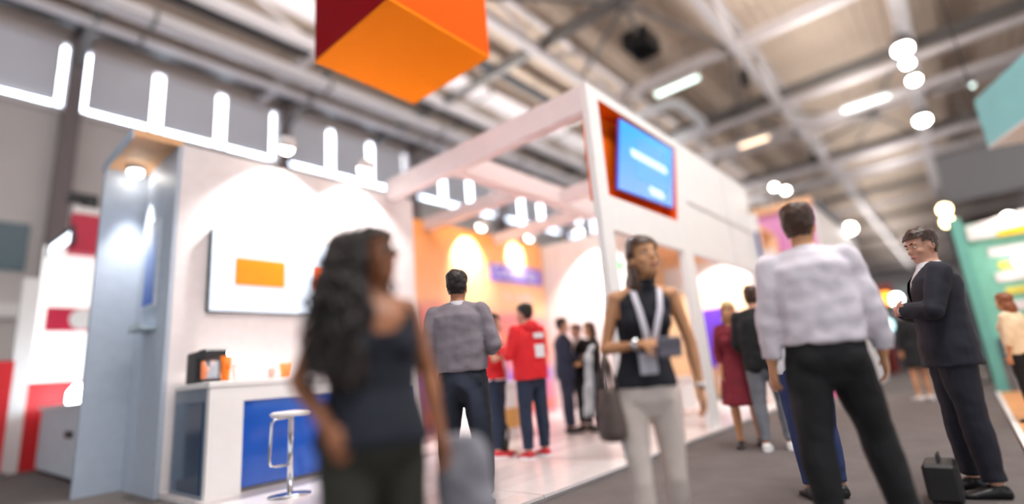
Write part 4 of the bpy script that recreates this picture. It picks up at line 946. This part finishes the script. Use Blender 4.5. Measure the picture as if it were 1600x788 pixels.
p = Person('man in a white shirt and black trousers seen from behind at right', 3.46, .63, 0, 22, 1.88, lean=(.0, -.05), armR=((.26, -.02, -1), (.06, .24, -1)), armL=((-.24, .02, -1), (-.06, .12, -1)), legR=((.20, .22, -1), (.14, .02, -1)), legL=((-.10, -.08, -1), (-.02, -.1, -1)), head=(-26, 4), skin=M_SKINW, voxel=.008, build=1.04, footR=-15)
p.body(); p.face(); p.trousers(M_BLK, .022, .006); p.shirt(M_LAV, .028, .98, 1.9, amp=.016, rel=1.05); p.belt(mat('brown_belt', (50, 38, 32), .5), 1.0, .026); p.hair(M_HAIRB); p.shoes(M_SHOEB)
p = Person('man in a dark suit with folded arms at the right edge', 4.84, .12, 0, 104, 1.82, lean=(0, -.04), armR=((.25, .45, -1), (-.85, .45, .12), (-.9, .2, .05), (0, -1, 0), .3), armL=((-.30, .42, -1), (.80, .5, .10), (.9, .2, 0), (0, -1, 0), .3), legR=((.05, .06, -1), (0, 0, -1)), legL=((-.06, -.02, -1), (0, -.06, -1)), head=(26, -10), voxel=.008, build=1.04)
p.body(); p.face((170, 100, 92)); suit_up(p, mat('midnight_suit', (26, 28, 40), .8, var=.1, bump=.06)); p.hair(mat('chestnut_hair', (62, 40, 28), .5, var=.3, scale=40))
# --- far people
p = Person('woman in dark skirt and white shoes walking far down the aisle', 11.9, .78, 0, 40, 1.66, True, voxel=.014, skin=M_SKINW)
p.body(); p.face(); p.shirt(M_BLK, .024, .9, 1.9, 'jacket', .008); mb = MB(); p.torso(mb, .02, .86, 1.03); mb.rings([[Vector((rx*math.cos(2*math.pi*i/20), ry*math.sin(2*math.pi*i/20), z + p.dz)) for i in range(20)] for z, rx, ry in ((.92, .19, .14), (.7, .21, .17), (.58, .22, .18))]); p.piece('skirt', mb, M_BLK); p.hair(M_HAIRB, 'long', lambda mb: mb.ell((0, -.05, -.08), .09, .07, .12, p.HM)); p.shoes(M_SHOEW)
p = Person('person in a cream top and black trousers near the green stand', 8.3, -.42, .05, 60, 1.42, True, voxel=.013, skin=M_SKINW)
p.body(); p.face(); p.trousers(M_BLK, .016); p.shirt(mat('cream_cloth', (240, 214, 176), .8), .026, .9, 1.5, 'top', .01, rel=1.05); p.hair(mat('auburn_hair', (140, 80, 46), .5, var=.2, scale=40), 'long', lambda mb: mb.ell((0, -.05, -.08), .09, .07, .12, p.HM)); p.shoes(M_SHOEB)
